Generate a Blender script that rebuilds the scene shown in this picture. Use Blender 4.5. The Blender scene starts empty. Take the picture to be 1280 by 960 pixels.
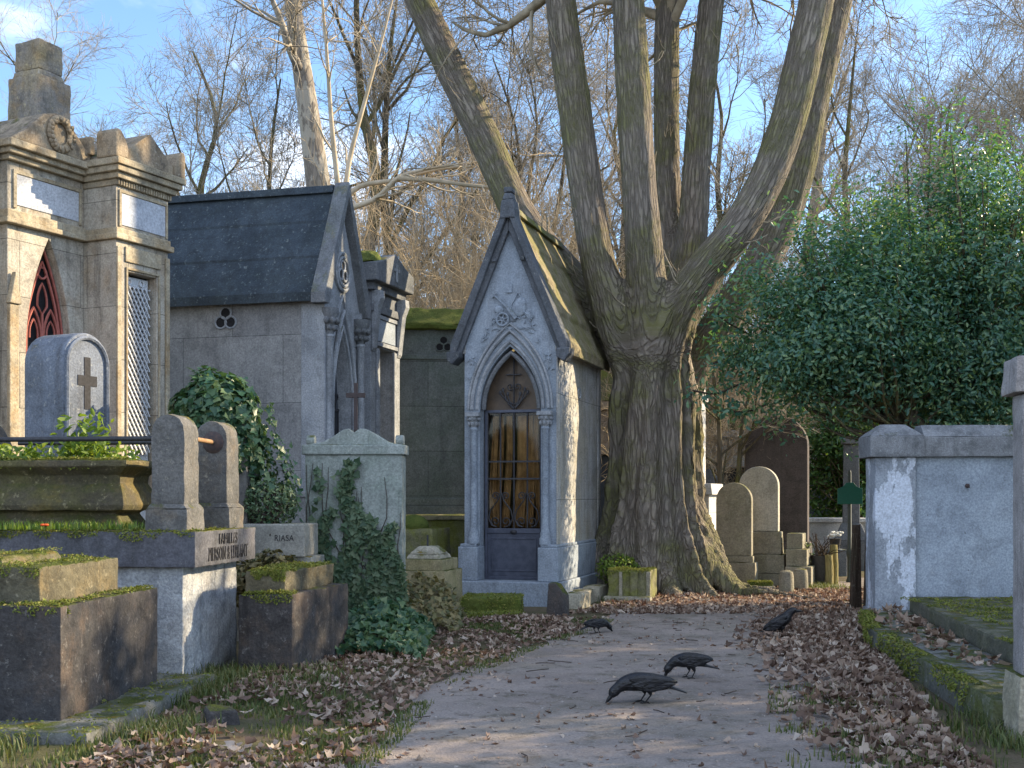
import bpy, bmesh, math, random
import numpy as np
from mathutils import Vector, Matrix, noise

R = math.radians
SC = bpy.context.scene
COL = SC.collection
rng = np.random.default_rng(7)
random.seed(7)
F = 1500.0; HOR = 620.0; EYE = 1.5

def wx(px, Y): return (px - 640) * Y / F
def wz(py, Y): return EYE - (py - HOR) * Y / F

# ------------------------------------------------------------------ objects
def tag(o, label=None, cat=None, group=None, kind=None):
    if label: o['label'] = label
    if cat: o['category'] = cat
    if group: o['group'] = group
    if kind: o['kind'] = kind
    return o

def thing(name, label, cat, loc=(0, 0, 0), rz=0.0, group=None):
    o = bpy.data.objects.new(name, None)
    COL.objects.link(o)
    o.location = loc
    o.rotation_euler = (0, 0, rz)
    o.empty_display_size = 0.2
    return tag(o, label, cat, group)

def link_mesh(name, me, mat, parent=None):
    o = bpy.data.objects.new(name, me)
    COL.objects.link(o)
    if mat is not None: me.materials.append(mat)
    if parent is not None: o.parent = parent
    return o

def children(o): return [c for c in bpy.data.objects if c.parent == o]

def copy_tree(o, parent=None):
    c = o.copy(); COL.objects.link(c)
    if parent is not None: c.parent = parent
    for ch in children(o): copy_tree(ch, c)
    return c

def np_mesh(name, V, Fs, smooth=False):
    """V (n,3) float, Fs list of (m,k) int arrays."""
    me = bpy.data.meshes.new(name)
    V = np.asarray(V, dtype=np.float32)
    me.vertices.add(len(V)); me.vertices.foreach_set('co', V.ravel())
    loops = np.concatenate([f.ravel() for f in Fs]).astype(np.int32)
    tot = np.concatenate([np.full(len(f), f.shape[1]) for f in Fs]).astype(np.int32)
    st = np.concatenate([[0], np.cumsum(tot)[:-1]]).astype(np.int32)
    me.loops.add(len(loops)); me.loops.foreach_set('vertex_index', loops)
    me.polygons.add(len(tot))
    me.polygons.foreach_set('loop_start', st)
    if smooth: me.polygons.foreach_set('use_smooth', np.ones(len(tot), dtype=bool))
    me.update(calc_edges=True); me.validate()
    return me

class MB:
    def __init__(s): s.v = []; s.f = []
    def add(s, vs, fs):
        b = len(s.v)
        s.v += [tuple(p) for p in vs]
        s.f += [tuple(i + b for i in f) for f in fs]
        return s
    def box(s, x0, x1, y0, y1, z0, z1, tx=0, ty=0):
        """tx, ty: how far the top is drawn in on x and y"""
        vs = [(x0,y0,z0),(x1,y0,z0),(x1,y1,z0),(x0,y1,z0),
              (x0+tx,y0+ty,z1),(x1-tx,y0+ty,z1),(x1-tx,y1-ty,z1),(x0+tx,y1-ty,z1)]
        return s.add(vs, [(0,3,2,1),(4,5,6,7),(0,1,5,4),(1,2,6,5),(2,3,7,6),(3,0,4,7)])
    def prism(s, poly, a, b, axis='y'):
        n = len(poly)
        def mk(p, t):
            if axis == 'y': return (p[0], t, p[1])
            if axis == 'x': return (t, p[0], p[1])
            return (p[0], p[1], t)
        vs = [mk(p, a) for p in poly] + [mk(p, b) for p in poly]
        fs = [tuple(range(n)), tuple(reversed(range(n, 2*n)))]
        fs += [(i, n+i, n+(i+1) % n, (i+1) % n) for i in range(n)]
        return s.add(vs, fs)
    def tube(s, pts, r, n=6, cap=True, flat=None):
        pts = [Vector(p) for p in pts]
        m = len(pts)
        if not hasattr(r, '__len__'): r = [r]*m
        vs = []; up = None
        for i in range(m):
            t = (pts[min(i+1, m-1)] - pts[max(i-1, 0)])
            if t.length < 1e-9: t = Vector((0,0,1))
            t.normalize()
            if up is None:
                up = Vector((0,0,1)) if abs(t.z) < .9 else Vector((0,1,0))
            sd = t.cross(up)
            if sd.length < 1e-6: sd = t.orthogonal()
            sd.normalize(); up = sd.cross(t).normalized()
            for k in range(n):
                a = 2*math.pi*(k+.5)/n
                vs.append(pts[i] + (sd*math.cos(a) + up*math.sin(a)) * r[i])
        fs = []
        for i in range(m-1):
            for k in range(n):
                k2 = (k+1) % n
                fs.append((i*n+k, i*n+k2, (i+1)*n+k2, (i+1)*n+k))
        if cap:
            fs.append(tuple(reversed(range(n)))); fs.append(tuple(range((m-1)*n, m*n)))
        return s.add(vs, fs)
    def lathe(s, prof, cx=0, cy=0, n=16):
        """prof: (radius, z) from bottom to top"""
        vs = []
        for r, z in prof:
            for k in range(n):
                a = 2*math.pi*k/n
                vs.append((cx + r*math.cos(a), cy + r*math.sin(a), z))
        fs = []
        for i in range(len(prof)-1):
            for k in range(n):
                k2 = (k+1) % n
                fs.append((i*n+k, i*n+k2, (i+1)*n+k2, (i+1)*n+k))
        fs.append(tuple(reversed(range(n)))); fs.append(tuple(range((len(prof)-1)*n, len(prof)*n)))
        return s.add(vs, fs)
    def ring(s, c, r, tr, plane='xz', n=20, k=6):
        pts = []
        for i in range(n+1):
            a = 2*math.pi*i/n
            u, w = r*math.cos(a), r*math.sin(a)
            pts.append((c[0]+u, c[1], c[2]+w) if plane == 'xz' else (c[0], c[1]+u, c[2]+w))
        return s.tube(pts, tr, k, cap=False)
    def disc(s, c, r, y0, y1, n=16):
        return s.prism([(c[0]+r*math.cos(2*math.pi*i/n), c[1]+r*math.sin(2*math.pi*i/n)) for i in range(n)], y0, y1)
    def discx(s, c, r, x0, x1, n=16):
        return s.prism([(c[0]+r*math.cos(2*math.pi*i/n), c[1]+r*math.sin(2*math.pi*i/n)) for i in range(n)], x0, x1, 'x')
    def blob(s, c, rad, n=8, m=6):
        prof = []
        vs = []; fs = []
        for i in range(m+1):
            ph = math.pi*i/m
            for k in range(n):
                a = 2*math.pi*k/n
                vs.append((c[0]+rad[0]*math.sin(ph)*math.cos(a), c[1]+rad[1]*math.sin(ph)*math.sin(a), c[2]-rad[2]*math.cos(ph)))
        for i in range(m):
            for k in range(n):
                k2 = (k+1) % n
                fs.append((i*n+k, i*n+k2, (i+1)*n+k2, (i+1)*n+k))
        return s.add(vs, fs)
    def build(s, name, mat, parent=None, bevel=0.0, smooth=False, rough=None, seed=0, seg=2):
        me = bpy.data.meshes.new(name)
        me.from_pydata(s.v, [], s.f); me.update()
        bm = bmesh.new(); bm.from_mesh(me)
        bmesh.ops.recalc_face_normals(bm, faces=bm.faces)
        if rough:
            cell, amp, freq = rough
            bv = bevel or 0.015
            es = [e for e in bm.edges if e.is_manifold and e.calc_face_angle(0) > R(30)]
            bmesh.ops.bevel(bm, geom=es, offset=bv, segments=2, profile=.6, affect='EDGES', clamp_overlap=True)
            for _ in range(7):
                bmesh.ops.triangulate(bm, faces=bm.faces)
                es = [e for e in bm.edges if e.calc_length() > cell]
                if not es: break
                bmesh.ops.subdivide_edges(bm, edges=es, cuts=1)
            bmesh.ops.triangulate(bm, faces=bm.faces)
            bm.normal_update()
            off = Vector((seed*7.3, seed*3.1, seed*1.7))
            for v in bm.verts:
                p = v.co*freq + off
                d = noise.fractal(p, .9, 2.1, 4) * amp
                q = noise.noise(v.co*freq*.35 + off)
                if q > .35: d -= (q-.35)*amp*2.2
                v.co += v.normal*d
        bm.to_mesh(me); bm.free()
        if rough or smooth:
            me.polygons.foreach_set('use_smooth', [True]*len(me.polygons))
            me.set_sharp_from_angle(angle=R(38 if rough else 50))
        me.update()
        o = link_mesh(name, me, mat, parent)
        if bevel and not rough:
            b = o.modifiers.new('bevel', 'BEVEL'); b.width = bevel; b.segments = seg
            b.limit_method = 'ANGLE'; b.angle_limit = R(35)
        return o

def eval_mesh(o):
    dg = bpy.context.evaluated_depsgraph_get()
    me = bpy.data.meshes.new_from_object(o.evaluated_get(dg))
    return me

def arch_pts(a, h, n=9, cx=0, z0=0):
    """pointed arch from right spring over the apex to left spring"""
    d = (h*h - a*a) / (2*a); rr = a + d
    th = math.asin(min(1, h/rr))
    right = [(-d + rr*math.cos(th*i/n), rr*math.sin(th*i/n)) for i in range(n+1)]
    left = [(-x, z) for x, z in reversed(right[:-1])]
    return [(cx+x, z0+z) for x, z in right+left]

def gable_poly(W, eave, apex, a, zs, h, zbot=0, n=9):
    pts = [(-W/2, zbot), (-W/2, eave), (0, apex), (W/2, eave), (W/2, zbot), (a, zbot)]
    pts += arch_pts(a, h, n, 0, zs)
    pts += [(-a, zbot)]
    return pts

def text_mesh(name, body, size, mat, parent, loc, rot, depth=.004, sx=1.0, space=1.0):
    cu = bpy.data.curves.new(name, 'FONT')
    cu.body = body; cu.size = size; cu.extrude = depth; cu.align_x = 'CENTER'; cu.space_character = space
    tmp = bpy.data.objects.new('tmp_text', cu); COL.objects.link(tmp)
    bpy.context.view_layer.update()
    me = eval_mesh(tmp)
    bpy.data.objects.remove(tmp); bpy.data.curves.remove(cu)
    me.materials.clear()
    o = link_mesh(name, me, mat, parent)
    o.location = loc; o.rotation_euler = rot; o.scale = (sx, 1, 1)
    return o
EXPOSURE = 1.3
# ------------------------------------------------------------------ materials
class G:
    def __init__(s, name):
        s.m = bpy.data.materials.new(name); s.m.use_nodes = True
        s.t = s.m.node_tree; s.t.nodes.clear()
        s.out = s.t.nodes.new('ShaderNodeOutputMaterial')
    def n(s, typ, **kw):
        nd = s.t.nodes.new('ShaderNode' + typ)
        for k, v in kw.items():
            if k.startswith('_'): setattr(nd, k[1:], v)
        for k, v in kw.items():
            if k.startswith('_'): continue
            key = k.replace('__', ' ')
            if key.isdigit(): key = int(key)
            elif key[0] == 'i' and key[1:].isdigit(): key = int(key[1:])
            s.set(nd.inputs[key], v)
        return nd
    def set(s, inp, v):
        if isinstance(v, bpy.types.NodeSocket): s.t.links.new(v, inp)
        elif isinstance(v, bpy.types.Node): s.t.links.new(v.outputs[0], inp)
        else:
            if hasattr(inp.default_value, '__len__') and not hasattr(v, '__len__'): v = (v,)*len(inp.default_value)
            if hasattr(v, '__len__') and len(v) == 3 and len(inp.default_value) == 4: v = tuple(v) + (1,)
            inp.default_value = v
    def coords(s):
        tc = s.n('TexCoord'); oi = s.n('ObjectInfo')
        m = s.n('VectorMath', _operation='SCALE', i0=(13.1, 7.7, 5.3)); s.set(m.inputs['Scale'], oi.outputs['Random'])
        return s.n('VectorMath', _operation='ADD', i0=tc.outputs['Object'], i1=m.outputs[0]).outputs[0], tc
    def map(s, vec, sc): return s.n('VectorMath', _operation='MULTIPLY', i0=vec, i1=sc).outputs[0]
    def noise(s, vec, scale, detail=6, rough=.6, dist=0):
        return s.n('TexNoise', Vector=vec, Scale=scale, Detail=detail, Roughness=rough, Distortion=dist).outputs[0]
    def ramp(s, val, lo, hi, a=0.0, b=1.0):
        return s.n('MapRange', _interpolation_type='SMOOTHSTEP', Value=val, i1=lo, i2=hi, i3=a, i4=b).outputs[0]
    def mix(s, f, a, b, mode='MIX'):
        nd = s.t.nodes.new('ShaderNodeMix'); nd.data_type = 'RGBA'; nd.blend_type = mode
        s.set(nd.inputs[0], f); s.set(nd.inputs[6], a); s.set(nd.inputs[7], b)
        return nd.outputs[2]
    def math(s, op, a, b=0.0, clamp=False):
        nd = s.n('Math', _operation=op, i0=a, i1=b); nd.use_clamp = clamp
        return nd.outputs[0]
    def finish(s, shader):
        s.t.links.new(shader.outputs[0] if isinstance(shader, bpy.types.Node) else shader, s.out.inputs[0]); return s.m

def stone(name, c1, c2, dark=(.05,.05,.05), dark_amt=.5, streak=.4, lichen=.25, lichen_col=(.5,.5,.46), moss=.3,
          moss_col=(.055,.075,.012), green=0.0, green_col=(.09,.13,.10), warm=0.0, warm_col=(.32,.2,.08), rough=.9, bump=.5,
          joint=None, sc=1.0, pits=0.0, peel=None, wear=0.0):
    g = G(name); co, tc = g.coords()
    big = g.noise(co, 1.3*sc, 5, .6, .3)
    mid = g.noise(co, 5*sc, 8, .68, .2)
    fine = g.noise(co, 45*sc, 5, .7)
    col = g.mix(g.ramp(big, .35, .65), c1, c2)
    st = g.noise(g.map(co, (7*sc, 7*sc, .55*sc)), 1.0, 6, .65)
    col = g.mix(g.math('MULTIPLY', g.ramp(st, .48, .72), streak), col, dark)
    col = g.mix(g.math('MULTIPLY', g.ramp(mid, .47, .7), dark_amt), col, dark)
    blot = g.noise(co, 2.7*sc, 6, .72, .5)
    col = g.mix(g.math('MULTIPLY', g.ramp(blot, .5, .62), .32), col, tuple(c*.42 for c in c2))
    col = g.mix(g.math('MULTIPLY', g.ramp(blot, .44, .34), .25), col, tuple(min(.8, c*1.35) for c in c1))
    if warm: col = g.mix(g.math('MULTIPLY', g.ramp(g.noise(co, 2.2*sc, 7, .7), .48, .68), warm), col, warm_col)
    if green: col = g.mix(g.math('MULTIPLY', g.ramp(g.noise(co, 1.7*sc, 7, .7, .4), .42, .66), green), col, green_col)
    if peel:
        pmask = g.ramp(g.noise(g.map(co, (2.2, 2.2, .9)), 1.2, 9, .66), .5, .525); col = g.mix(g.math('MULTIPLY', pmask, g.ramp(mid, .25, .6, .7, 1.0)), col, peel)
    if lichen: col = g.mix(g.math('MULTIPLY', g.ramp(g.noise(co, 17*sc, 4, .75), .58, .68), lichen), col, lichen_col)
    hgt = g.math('ADD', g.math('MULTIPLY', mid, .8), g.math('MULTIPLY', fine, .35))
    if peel: hgt = g.math('ADD', hgt, g.math('MULTIPLY', pmask, .9))
    if pits:
        vo = g.n('TexVoronoi', Vector=co, Scale=9.0, Randomness=1.0).outputs[0]
        pf = g.math('MULTIPLY', g.ramp(vo, .1, .03), g.ramp(g.noise(co, 3.1, 3), .46, .56))
        col = g.mix(g.math('MULTIPLY', pf, pits), col, (.05,.045,.05)); hgt = g.math('SUBTRACT', hgt, pf)
    col = g.mix(1.0, col, g.n('CombineColor', i0=g.ramp(fine, .25, .75, .68, 1.28), i1=g.ramp(fine, .25, .75, .68, 1.28), i2=g.ramp(fine, .25, .75, .69, 1.26)).outputs[0], 'MULTIPLY')
    if joint:
        sep = g.n('SeparateXYZ', i0=tc.outputs['Object'])
        v2 = g.n('CombineXYZ', i0=g.math('ADD', sep.outputs[0], sep.outputs[1]), i1=sep.outputs[2])
        br = g.n('TexBrick', Vector=v2.outputs[0], Color1=(1,1,1), Color2=(.86,.86,.88), Mortar=(.3,.3,.3), Scale=1.0)
        br.inputs['Mortar Size'].default_value = .004; br.inputs['Mortar Smooth'].default_value = .3
        br.inputs['Brick Width'].default_value = joint[0]; br.inputs['Row Height'].default_value = joint[1]
        col = g.mix(1.0, col, br.outputs[0], 'MULTIPLY')
        hgt = g.math('SUBTRACT', hgt, g.math('MULTIPLY', br.outputs[1], .8))
    rgh = rough
    if wear:
        pt = g.n('NewGeometry').outputs['Pointiness']
        wf = g.math('MULTIPLY', g.ramp(g.math('ADD', pt, g.ramp(mid, .3, .7, -.03, .03)), .53, .60), wear)
        col = g.mix(wf, col, tuple(min(.6, c*1.9+.06) for c in c1))
    if moss:
        nz = g.n('SeparateXYZ', i0=g.n('NewGeometry').outputs['Normal']).outputs[2]
        mn = g.noise(co, 4*sc, 8, .7)
        mf = g.math('MULTIPLY', g.ramp(nz, .25, .75), g.ramp(mn, .62-.42*moss, .72-.3*moss))
        mcol = g.mix(g.noise(co, 60, 3), (moss_col[0]*.5, moss_col[1]*.55, moss_col[2]*.6), (moss_col[0]*1.9, moss_col[1]*1.7, moss_col[2]*1.5))
        mcol = g.mix(g.ramp(g.noise(co, 8, 4), .55, .72), mcol, (.17,.12,.03))
        col = g.mix(mf, col, mcol)
        hgt = g.math('ADD', hgt, g.math('MULTIPLY', mf, g.math('MULTIPLY', g.noise(co, 80, 3), 1.2)))
    bp = g.n('Bump', Strength=bump, Distance=.03, Height=hgt)
    return g.finish(g.n('BsdfPrincipled', Base__Color=col, Roughness=rgh, Normal=bp.outputs[0], Specular__IOR__Level=.25))

def simple(name, col, col2=None, rough=.6, metal=0.0, bump=.15, sc=30, spec=.4):
    g = G(name); co, tc = g.coords()
    nf = g.noise(co, sc, 5, .65)
    c2 = col2 or tuple(c*.6 for c in col)
    c = g.mix(g.ramp(nf, .35, .65), col, c2)
    bp = g.n('Bump', Strength=bump, Distance=.01, Height=nf)
    return g.finish(g.n('BsdfPrincipled', Base__Color=c, Roughness=rough, Metallic=metal, Normal=bp.outputs[0], Specular__IOR__Level=spec))

def leafmat(name, cols, trans=.35, rough=.45, tcol=None, spec=.4):
    g = G(name)
    rnd = g.n('NewGeometry').outputs['Random Per Island']
    cr = g.n('ValToRGB', Fac=rnd)
    els = cr.color_ramp.elements
    while len(els) < len(cols): els.new(.5)
    for i, c in enumerate(cols):
        els[i].position = i/(len(cols)-1); els[i].color = tuple(c)+(1,)
    p = g.n('BsdfPrincipled', Base__Color=cr.outputs[0], Roughness=rough, Specular__IOR__Level=spec)
    if not trans: return g.finish(p)
    tr = g.n('BsdfTranslucent', Color=g.mix(1.0, cr.outputs[0], tcol or (1.6,1.5,.7), 'MULTIPLY'))
    return g.finish(g.n('MixShader', Fac=trans, i1=p.outputs[0], i2=tr.outputs[0]))

def bark(name, c1, c2, green=(.05,.06,.015), green_amt=.4, sx=9.0, sz=1.1, bump=.9, patch=None, rough=.95, attr=None):
    g = G(name); co, tc = g.coords()
    if attr: co = g.n('Attribute', _attribute_name=attr).outputs['Vector']
    v = g.map(co, (sx, sx, sz))
    n1 = g.noise(v, 1.0, 8, .7, .8)
    vo = g.n('TexVoronoi', _feature='DISTANCE_TO_EDGE', Vector=g.n('VectorMath', _operation='ADD', i0=v, i1=g.n('VectorMath', _operation='SCALE', i0=g.n('TexNoise', Vector=v, Scale=1.6, Detail=4).outputs[1], Scale=.9).outputs[0]).outputs[0], Scale=1.5).outputs[0]
    crack = g.ramp(vo, 0, .22)
    col = g.mix(g.ramp(n1, .3, .7), c1, c2)
    col = g.mix(g.math('MULTIPLY', g.ramp(g.noise(co, 1.1, 6, .7), .42, .62), green_amt), col, green)
    col = g.mix(g.math('MULTIPLY', g.math('SUBTRACT', 1.0, crack), .55), col, tuple(c*.35 for c in c1))
    if patch: col = g.mix(g.ramp(g.noise(g.map(co, (3,3,1.2)), 1.3, 5, .6), .5, .54), col, patch)
    col = g.mix(g.math('MULTIPLY', g.ramp(g.noise(co, 38, 4, .7), .56, .7), .35), col, (.3,.29,.24))
    h = g.math('ADD', g.math('MULTIPLY', crack, .9), g.math('MULTIPLY', n1, .6))
    bp = g.n('Bump', Strength=bump, Distance=.03, Height=h)
    return g.finish(g.n('BsdfPrincipled', Base__Color=col, Roughness=rough, Normal=bp.outputs[0], Specular__IOR__Level=.15))

M = {}
M['warm_stone'] = stone('warm_stone', (.46,.43,.37), (.38,.35,.295), dark=(.10,.09,.075), dark_amt=.45, streak=.75, lichen=.15, moss=.05, warm=.3, joint=(.9,.62))
M['warm_trim'] = stone('warm_trim', (.42,.37,.28), (.31,.265,.19), dark=(.07,.06,.05), dark_amt=.5, streak=.55, lichen=.25, moss=.15, warm=.45)
M['pediment_stone'] = stone('pediment_stone', (.33,.27,.19), (.25,.20,.15), dark=(.05,.045,.04), dark_amt=.65, streak=.5, lichen=.3, moss=.25, warm=.3)
M['pale_panel'] = stone('pale_panel', (.48,.50,.55), (.40,.43,.49), dark=(.32,.33,.36), dark_amt=.25, streak=.3, lichen=0, moss=0, bump=.1)
M['tower_stone'] = stone('tower_stone', (.20,.19,.18), (.30,.24,.14), dark=(.06,.06,.06), dark_amt=.7, streak=.4, lichen=.5, lichen_col=(.42,.36,.2), moss=.2, warm=.5, wear=.45)
M['grey_wall'] = stone('grey_wall', (.26,.265,.27), (.21,.215,.22), dark=(.10,.10,.11), dark_amt=.35, streak=.45, lichen=.12, moss=0, joint=(1.5,.92), bump=.3)
M['grey_trim'] = stone('grey_trim', (.30,.32,.35), (.23,.25,.28), dark=(.09,.095,.105), dark_amt=.4, streak=.4, lichen=.15, moss=.2, bump=.4)
M['dark_trim'] = stone('dark_trim', (.16,.17,.19), (.13,.14,.15), dark=(.05,.055,.06), dark_amt=.5, streak=.4, lichen=.2, moss=.3, bump=.4)
M['black_roof'] = stone('black_roof', (.046,.062,.080), (.022,.033,.046), dark=(.012,.016,.02), dark_amt=.5, streak=.3, lichen=.7, lichen_col=(.15,.175,.18), moss=.0, green=.35, green_col=(.03,.04,.04), rough=.7, bump=.5)
M['blue_stone'] = stone('blue_stone', (.285,.33,.395), (.22,.26,.315), dark=(.13,.14,.155), dark_amt=.35, streak=.35, lichen=.12, moss=.1, bump=.35)
M['chapel_side'] = stone('chapel_side', (.40,.41,.42), (.36,.345,.30), dark=(.13,.135,.14), dark_amt=.3, streak=.6, lichen=.15, moss=0, warm=.12, joint=(4,1.45), bump=.35)
M['chapel_rake'] = stone('chapel_rake', (.075,.085,.10), (.11,.12,.14), dark=(.05,.055,.06), dark_amt=.5, streak=.4, lichen=.2, moss=.15)
M['mossy_roof'] = stone('mossy_roof', (.22,.19,.12), (.26,.22,.15), dark=(.045,.045,.035), dark_amt=.5, streak=.3, lichen=.55, lichen_col=(.33,.30,.2), moss=.0, green=.7, green_col=(.13,.13,.02), warm=.3, warm_col=(.17,.13,.03), bump=1.0, sc=1.6)
M['moss_thick'] = stone('moss_thick', (.11,.125,.028), (.085,.115,.022), dark=(.03,.035,.008), dark_amt=.5, streak=.1, lichen=.3, lichen_col=(.16,.13,.03), moss=.0, bump=1.0, sc=2.5)
M['green_wall'] = stone('green_wall', (.17,.19,.19), (.14,.16,.16), dark=(.07,.08,.08), dark_amt=.4, streak=.5, lichen=.1, moss=.2, green=.6, green_col=(.10,.13,.11), joint=(1.2,.75), bump=.3)
M['dark_tomb'] = stone('dark_tomb', (.065,.06,.06), (.045,.046,.052), dark=(.018,.018,.02), dark_amt=.7, streak=.7, lichen=.4, lichen_col=(.26,.25,.24), moss=.5, warm=.45, warm_col=(.14,.10,.075), bump=.8, wear=.45)
M['tomb_top'] = stone('tomb_top', (.14,.125,.085), (.10,.092,.065), dark=(.04,.038,.03), dark_amt=.6, streak=.3, lichen=.35, lichen_col=(.4,.36,.26), moss=.7, warm=.4, warm_col=(.22,.15,.06), bump=.9, wear=.45)
M['lintel_stone'] = stone('lintel_stone', (.11,.11,.13), (.08,.085,.10), dark=(.04,.04,.042), dark_amt=.5, streak=.5, lichen=.2, lichen_col=(.34,.34,.33), moss=.7, bump=.5, moss_col=(.075,.085,.01), wear=.45)
M['plaster'] = stone('plaster', (.44,.46,.48), (.36,.38,.41), dark=(.11,.12,.14), dark_amt=.6, streak=.9, lichen=.4, lichen_col=(.66,.66,.64), moss=.1, bump=1.0, warm=.15, wear=.45)
M['pillar_stone'] = stone('pillar_stone', (.14,.137,.135), (.10,.102,.105), dark=(.05,.05,.05), dark_amt=.5, streak=.4, lichen=.4, lichen_col=(.33,.31,.25), moss=.3, warm=.2, bump=.7, wear=.45)
M['trough_stone'] = stone('trough_stone', (.10,.085,.06), (.068,.06,.045), dark=(.04,.037,.03), dark_amt=.5, streak=.2, lichen=.5, lichen_col=(.34,.30,.18), moss=.5, green=.45, green_col=(.10,.10,.02), warm=.35, warm_col=(.24,.17,.04), bump=.9, wear=.45)
M['arch_stone'] = stone('arch_stone', (.155,.18,.23), (.115,.135,.17), dark=(.08,.085,.1), dark_amt=.4, streak=.6, lichen=.3, moss=.1, bump=.6)
M['engraved'] = simple('engraved', (.035,.035,.04), rough=.9)
M['ivy_stone'] = stone('ivy_stone', (.30,.33,.32), (.25,.28,.27), dark=(.09,.105,.095), dark_amt=.4, streak=.6, lichen=.4, lichen_col=(.42,.46,.42), moss=.3, green=.5, green_col=(.15,.195,.165), bump=.5)
M['planter_stone'] = stone('planter_stone', (.30,.29,.26), (.25,.25,.23), dark=(.1,.1,.09), dark_amt=.4, streak=.3, lichen=.3, moss=.3, bump=.5)
M['yellow_tomb'] = stone('yellow_tomb', (.33,.28,.17), (.27,.24,.15), dark=(.07,.065,.04), dark_amt=.5, streak=.4, lichen=.4, lichen_col=(.42,.36,.2), moss=.6, green=.3, green_col=(.12,.13,.03), bump=.7)
M['moss_tomb'] = stone('moss_tomb', (.19,.18,.11), (.14,.14,.08), dark=(.04,.04,.025), dark_amt=.5, streak=.4, lichen=.3, lichen_col=(.3,.27,.12), moss=.9, green=.8, green_col=(.15,.165,.022), bump=.9, moss_col=(.075,.09,.01))
M['pale_kerb'] = stone('pale_kerb', (.40,.37,.30), (.33,.31,.25), dark=(.1,.09,.07), dark_amt=.4, streak=.3, lichen=.2, moss=.35, bump=.6)
M['grave_beige'] = stone('grave_beige', (.30,.275,.22), (.25,.23,.18), dark=(.09,.085,.07), dark_amt=.35, streak=.3, lichen=.3, moss=.4, green=.3, green_col=(.16,.17,.09), bump=.5)
M['grave_pale'] = stone('grave_pale', (.50,.47,.42), (.44,.42,.37), dark=(.18,.17,.15), dark_amt=.3, streak=.3, lichen=.25, moss=.3, green=.2, green_col=(.3,.31,.22), bump=.4)
M['grave_dark'] = stone('grave_dark', (.10,.085,.085), (.08,.07,.07), dark=(.04,.037,.037), dark_amt=.4, streak=.4, lichen=.15, lichen_col=(.2,.18,.17), moss=.2, bump=.3)
M['white_stone'] = stone('white_stone', (.68,.67,.66), (.58,.58,.58), dark=(.25,.25,.25), dark_amt=.25, streak=.4, lichen=.1, moss=.1, bump=.3, joint=(1.1,.6))
M['beige_stone'] = stone('beige_stone', (.42,.33,.25), (.36,.28,.21), dark=(.12,.1,.08), dark_amt=.4, streak=.4, lichen=.2, moss=.4, bump=.4)
M['cap_concrete'] = stone('cap_concrete', (.24,.25,.27), (.19,.20,.22), dark=(.07,.075,.08), dark_amt=.6, streak=.5, lichen=.45, lichen_col=(.4,.42,.43), moss=.15, bump=.7, sc=1.5)
M['render_pale'] = stone('render_pale', (.34,.39,.46), (.275,.32,.385), dark=(.17,.185,.2), dark_amt=.3, streak=.3, lichen=.1, moss=0, pits=.8, bump=.45)
M['render_peel'] = stone('render_peel', (.31,.345,.40), (.27,.30,.35), dark=(.15,.16,.18), dark_amt=.3, streak=.3, lichen=.1, moss=0, peel=(.55,.60,.70), bump=.5)
M['kerb_moss'] = stone('kerb_moss', (.16,.16,.14), (.13,.135,.12), dark=(.05,.05,.045), dark_amt=.5, streak=.3, lichen=.3, moss=.55, green=.8, green_col=(.085,.10,.012), bump=.9, wear=.45)
M['grave_slab'] = stone('grave_slab', (.17,.17,.17), (.14,.145,.14), dark=(.06,.06,.055), dark_amt=.5, streak=.2, lichen=.3, moss=.45, green=.3, green_col=(.09,.10,.04), bump=.7, wear=.45)
M['kerb_moss2'] = stone('ledge_moss', (.15,.145,.115), (.12,.12,.095), dark=(.05,.05,.04), dark_amt=.5, streak=.3, lichen=.4, lichen_col=(.28,.25,.17), moss=.42, green=.4, green_col=(.085,.095,.03), bump=.9, wear=.45)
M['post_wood'] = stone('post_wood', (.33,.31,.31), (.27,.25,.25), dark=(.10,.09,.09), dark_amt=.35, streak=.75, lichen=.1, moss=.2, bump=.6, sc=2.0)
M['pale_base'] = stone('pale_base', (.40,.36,.28), (.35,.31,.24), dark=(.12,.11,.09), dark_amt=.4, streak=.4, lichen=.3, moss=.5, green=.3, green_col=(.2,.21,.1), bump=.7)
M['iron'] = simple('iron', (.045,.047,.055), (.03,.03,.035), rough=.55, metal=.3)
M['iron_blue'] = simple('iron_blue', (.075,.085,.12), (.05,.058,.085), rough=.5, metal=.2, sc=9)
M['rust'] = simple('rust', (.075,.05,.045), (.04,.032,.035), rough=.75)
M['rust_bar'] = simple('rust_bar', (.33,.2,.1), (.22,.12,.06), rough=.8)
M['red_paint'] = simple('red_paint', (.36,.11,.085), (.26,.075,.06), rough=.6, sc=14)
M['grille_grey'] = simple('grille_grey', (.62,.64,.67), (.45,.47,.5), rough=.5, metal=.2)
M['void'] = simple('void', (.012,.012,.015), rough=.9)
M['dark_door'] = simple('dark_door', (.05,.06,.075), (.035,.042,.055), rough=.6, sc=8)
M['cross_rust'] = simple('cross_rust', (.06,.045,.045), (.04,.03,.03), rough=.8)
M['reflection_amber'] = simple('reflection_amber', (.46,.34,.2), (.26,.18,.10), rough=.85, sc=5)  # ochre for the golden reflections imitated in the chapel door
M['bronze'] = simple('bronze', (.10,.07,.045), (.06,.042,.03), rough=.5, sc=6)
M['plank'] = bark('plank', (.085,.06,.045), (.055,.04,.032), green_amt=.15, sx=20, sz=1.2, bump=.5)
M['log'] = bark('log', (.34,.29,.13), (.26,.22,.1), green=(.2,.2,.06), green_amt=.5, sx=16, sz=2, bump=.4)
M['sign_green'] = simple('sign_green', (.012,.10,.075), (.01,.085,.065), rough=.4)
M['post_green'] = simple('post_green', (.05,.065,.06), (.035,.045,.042), rough=.6)
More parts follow.
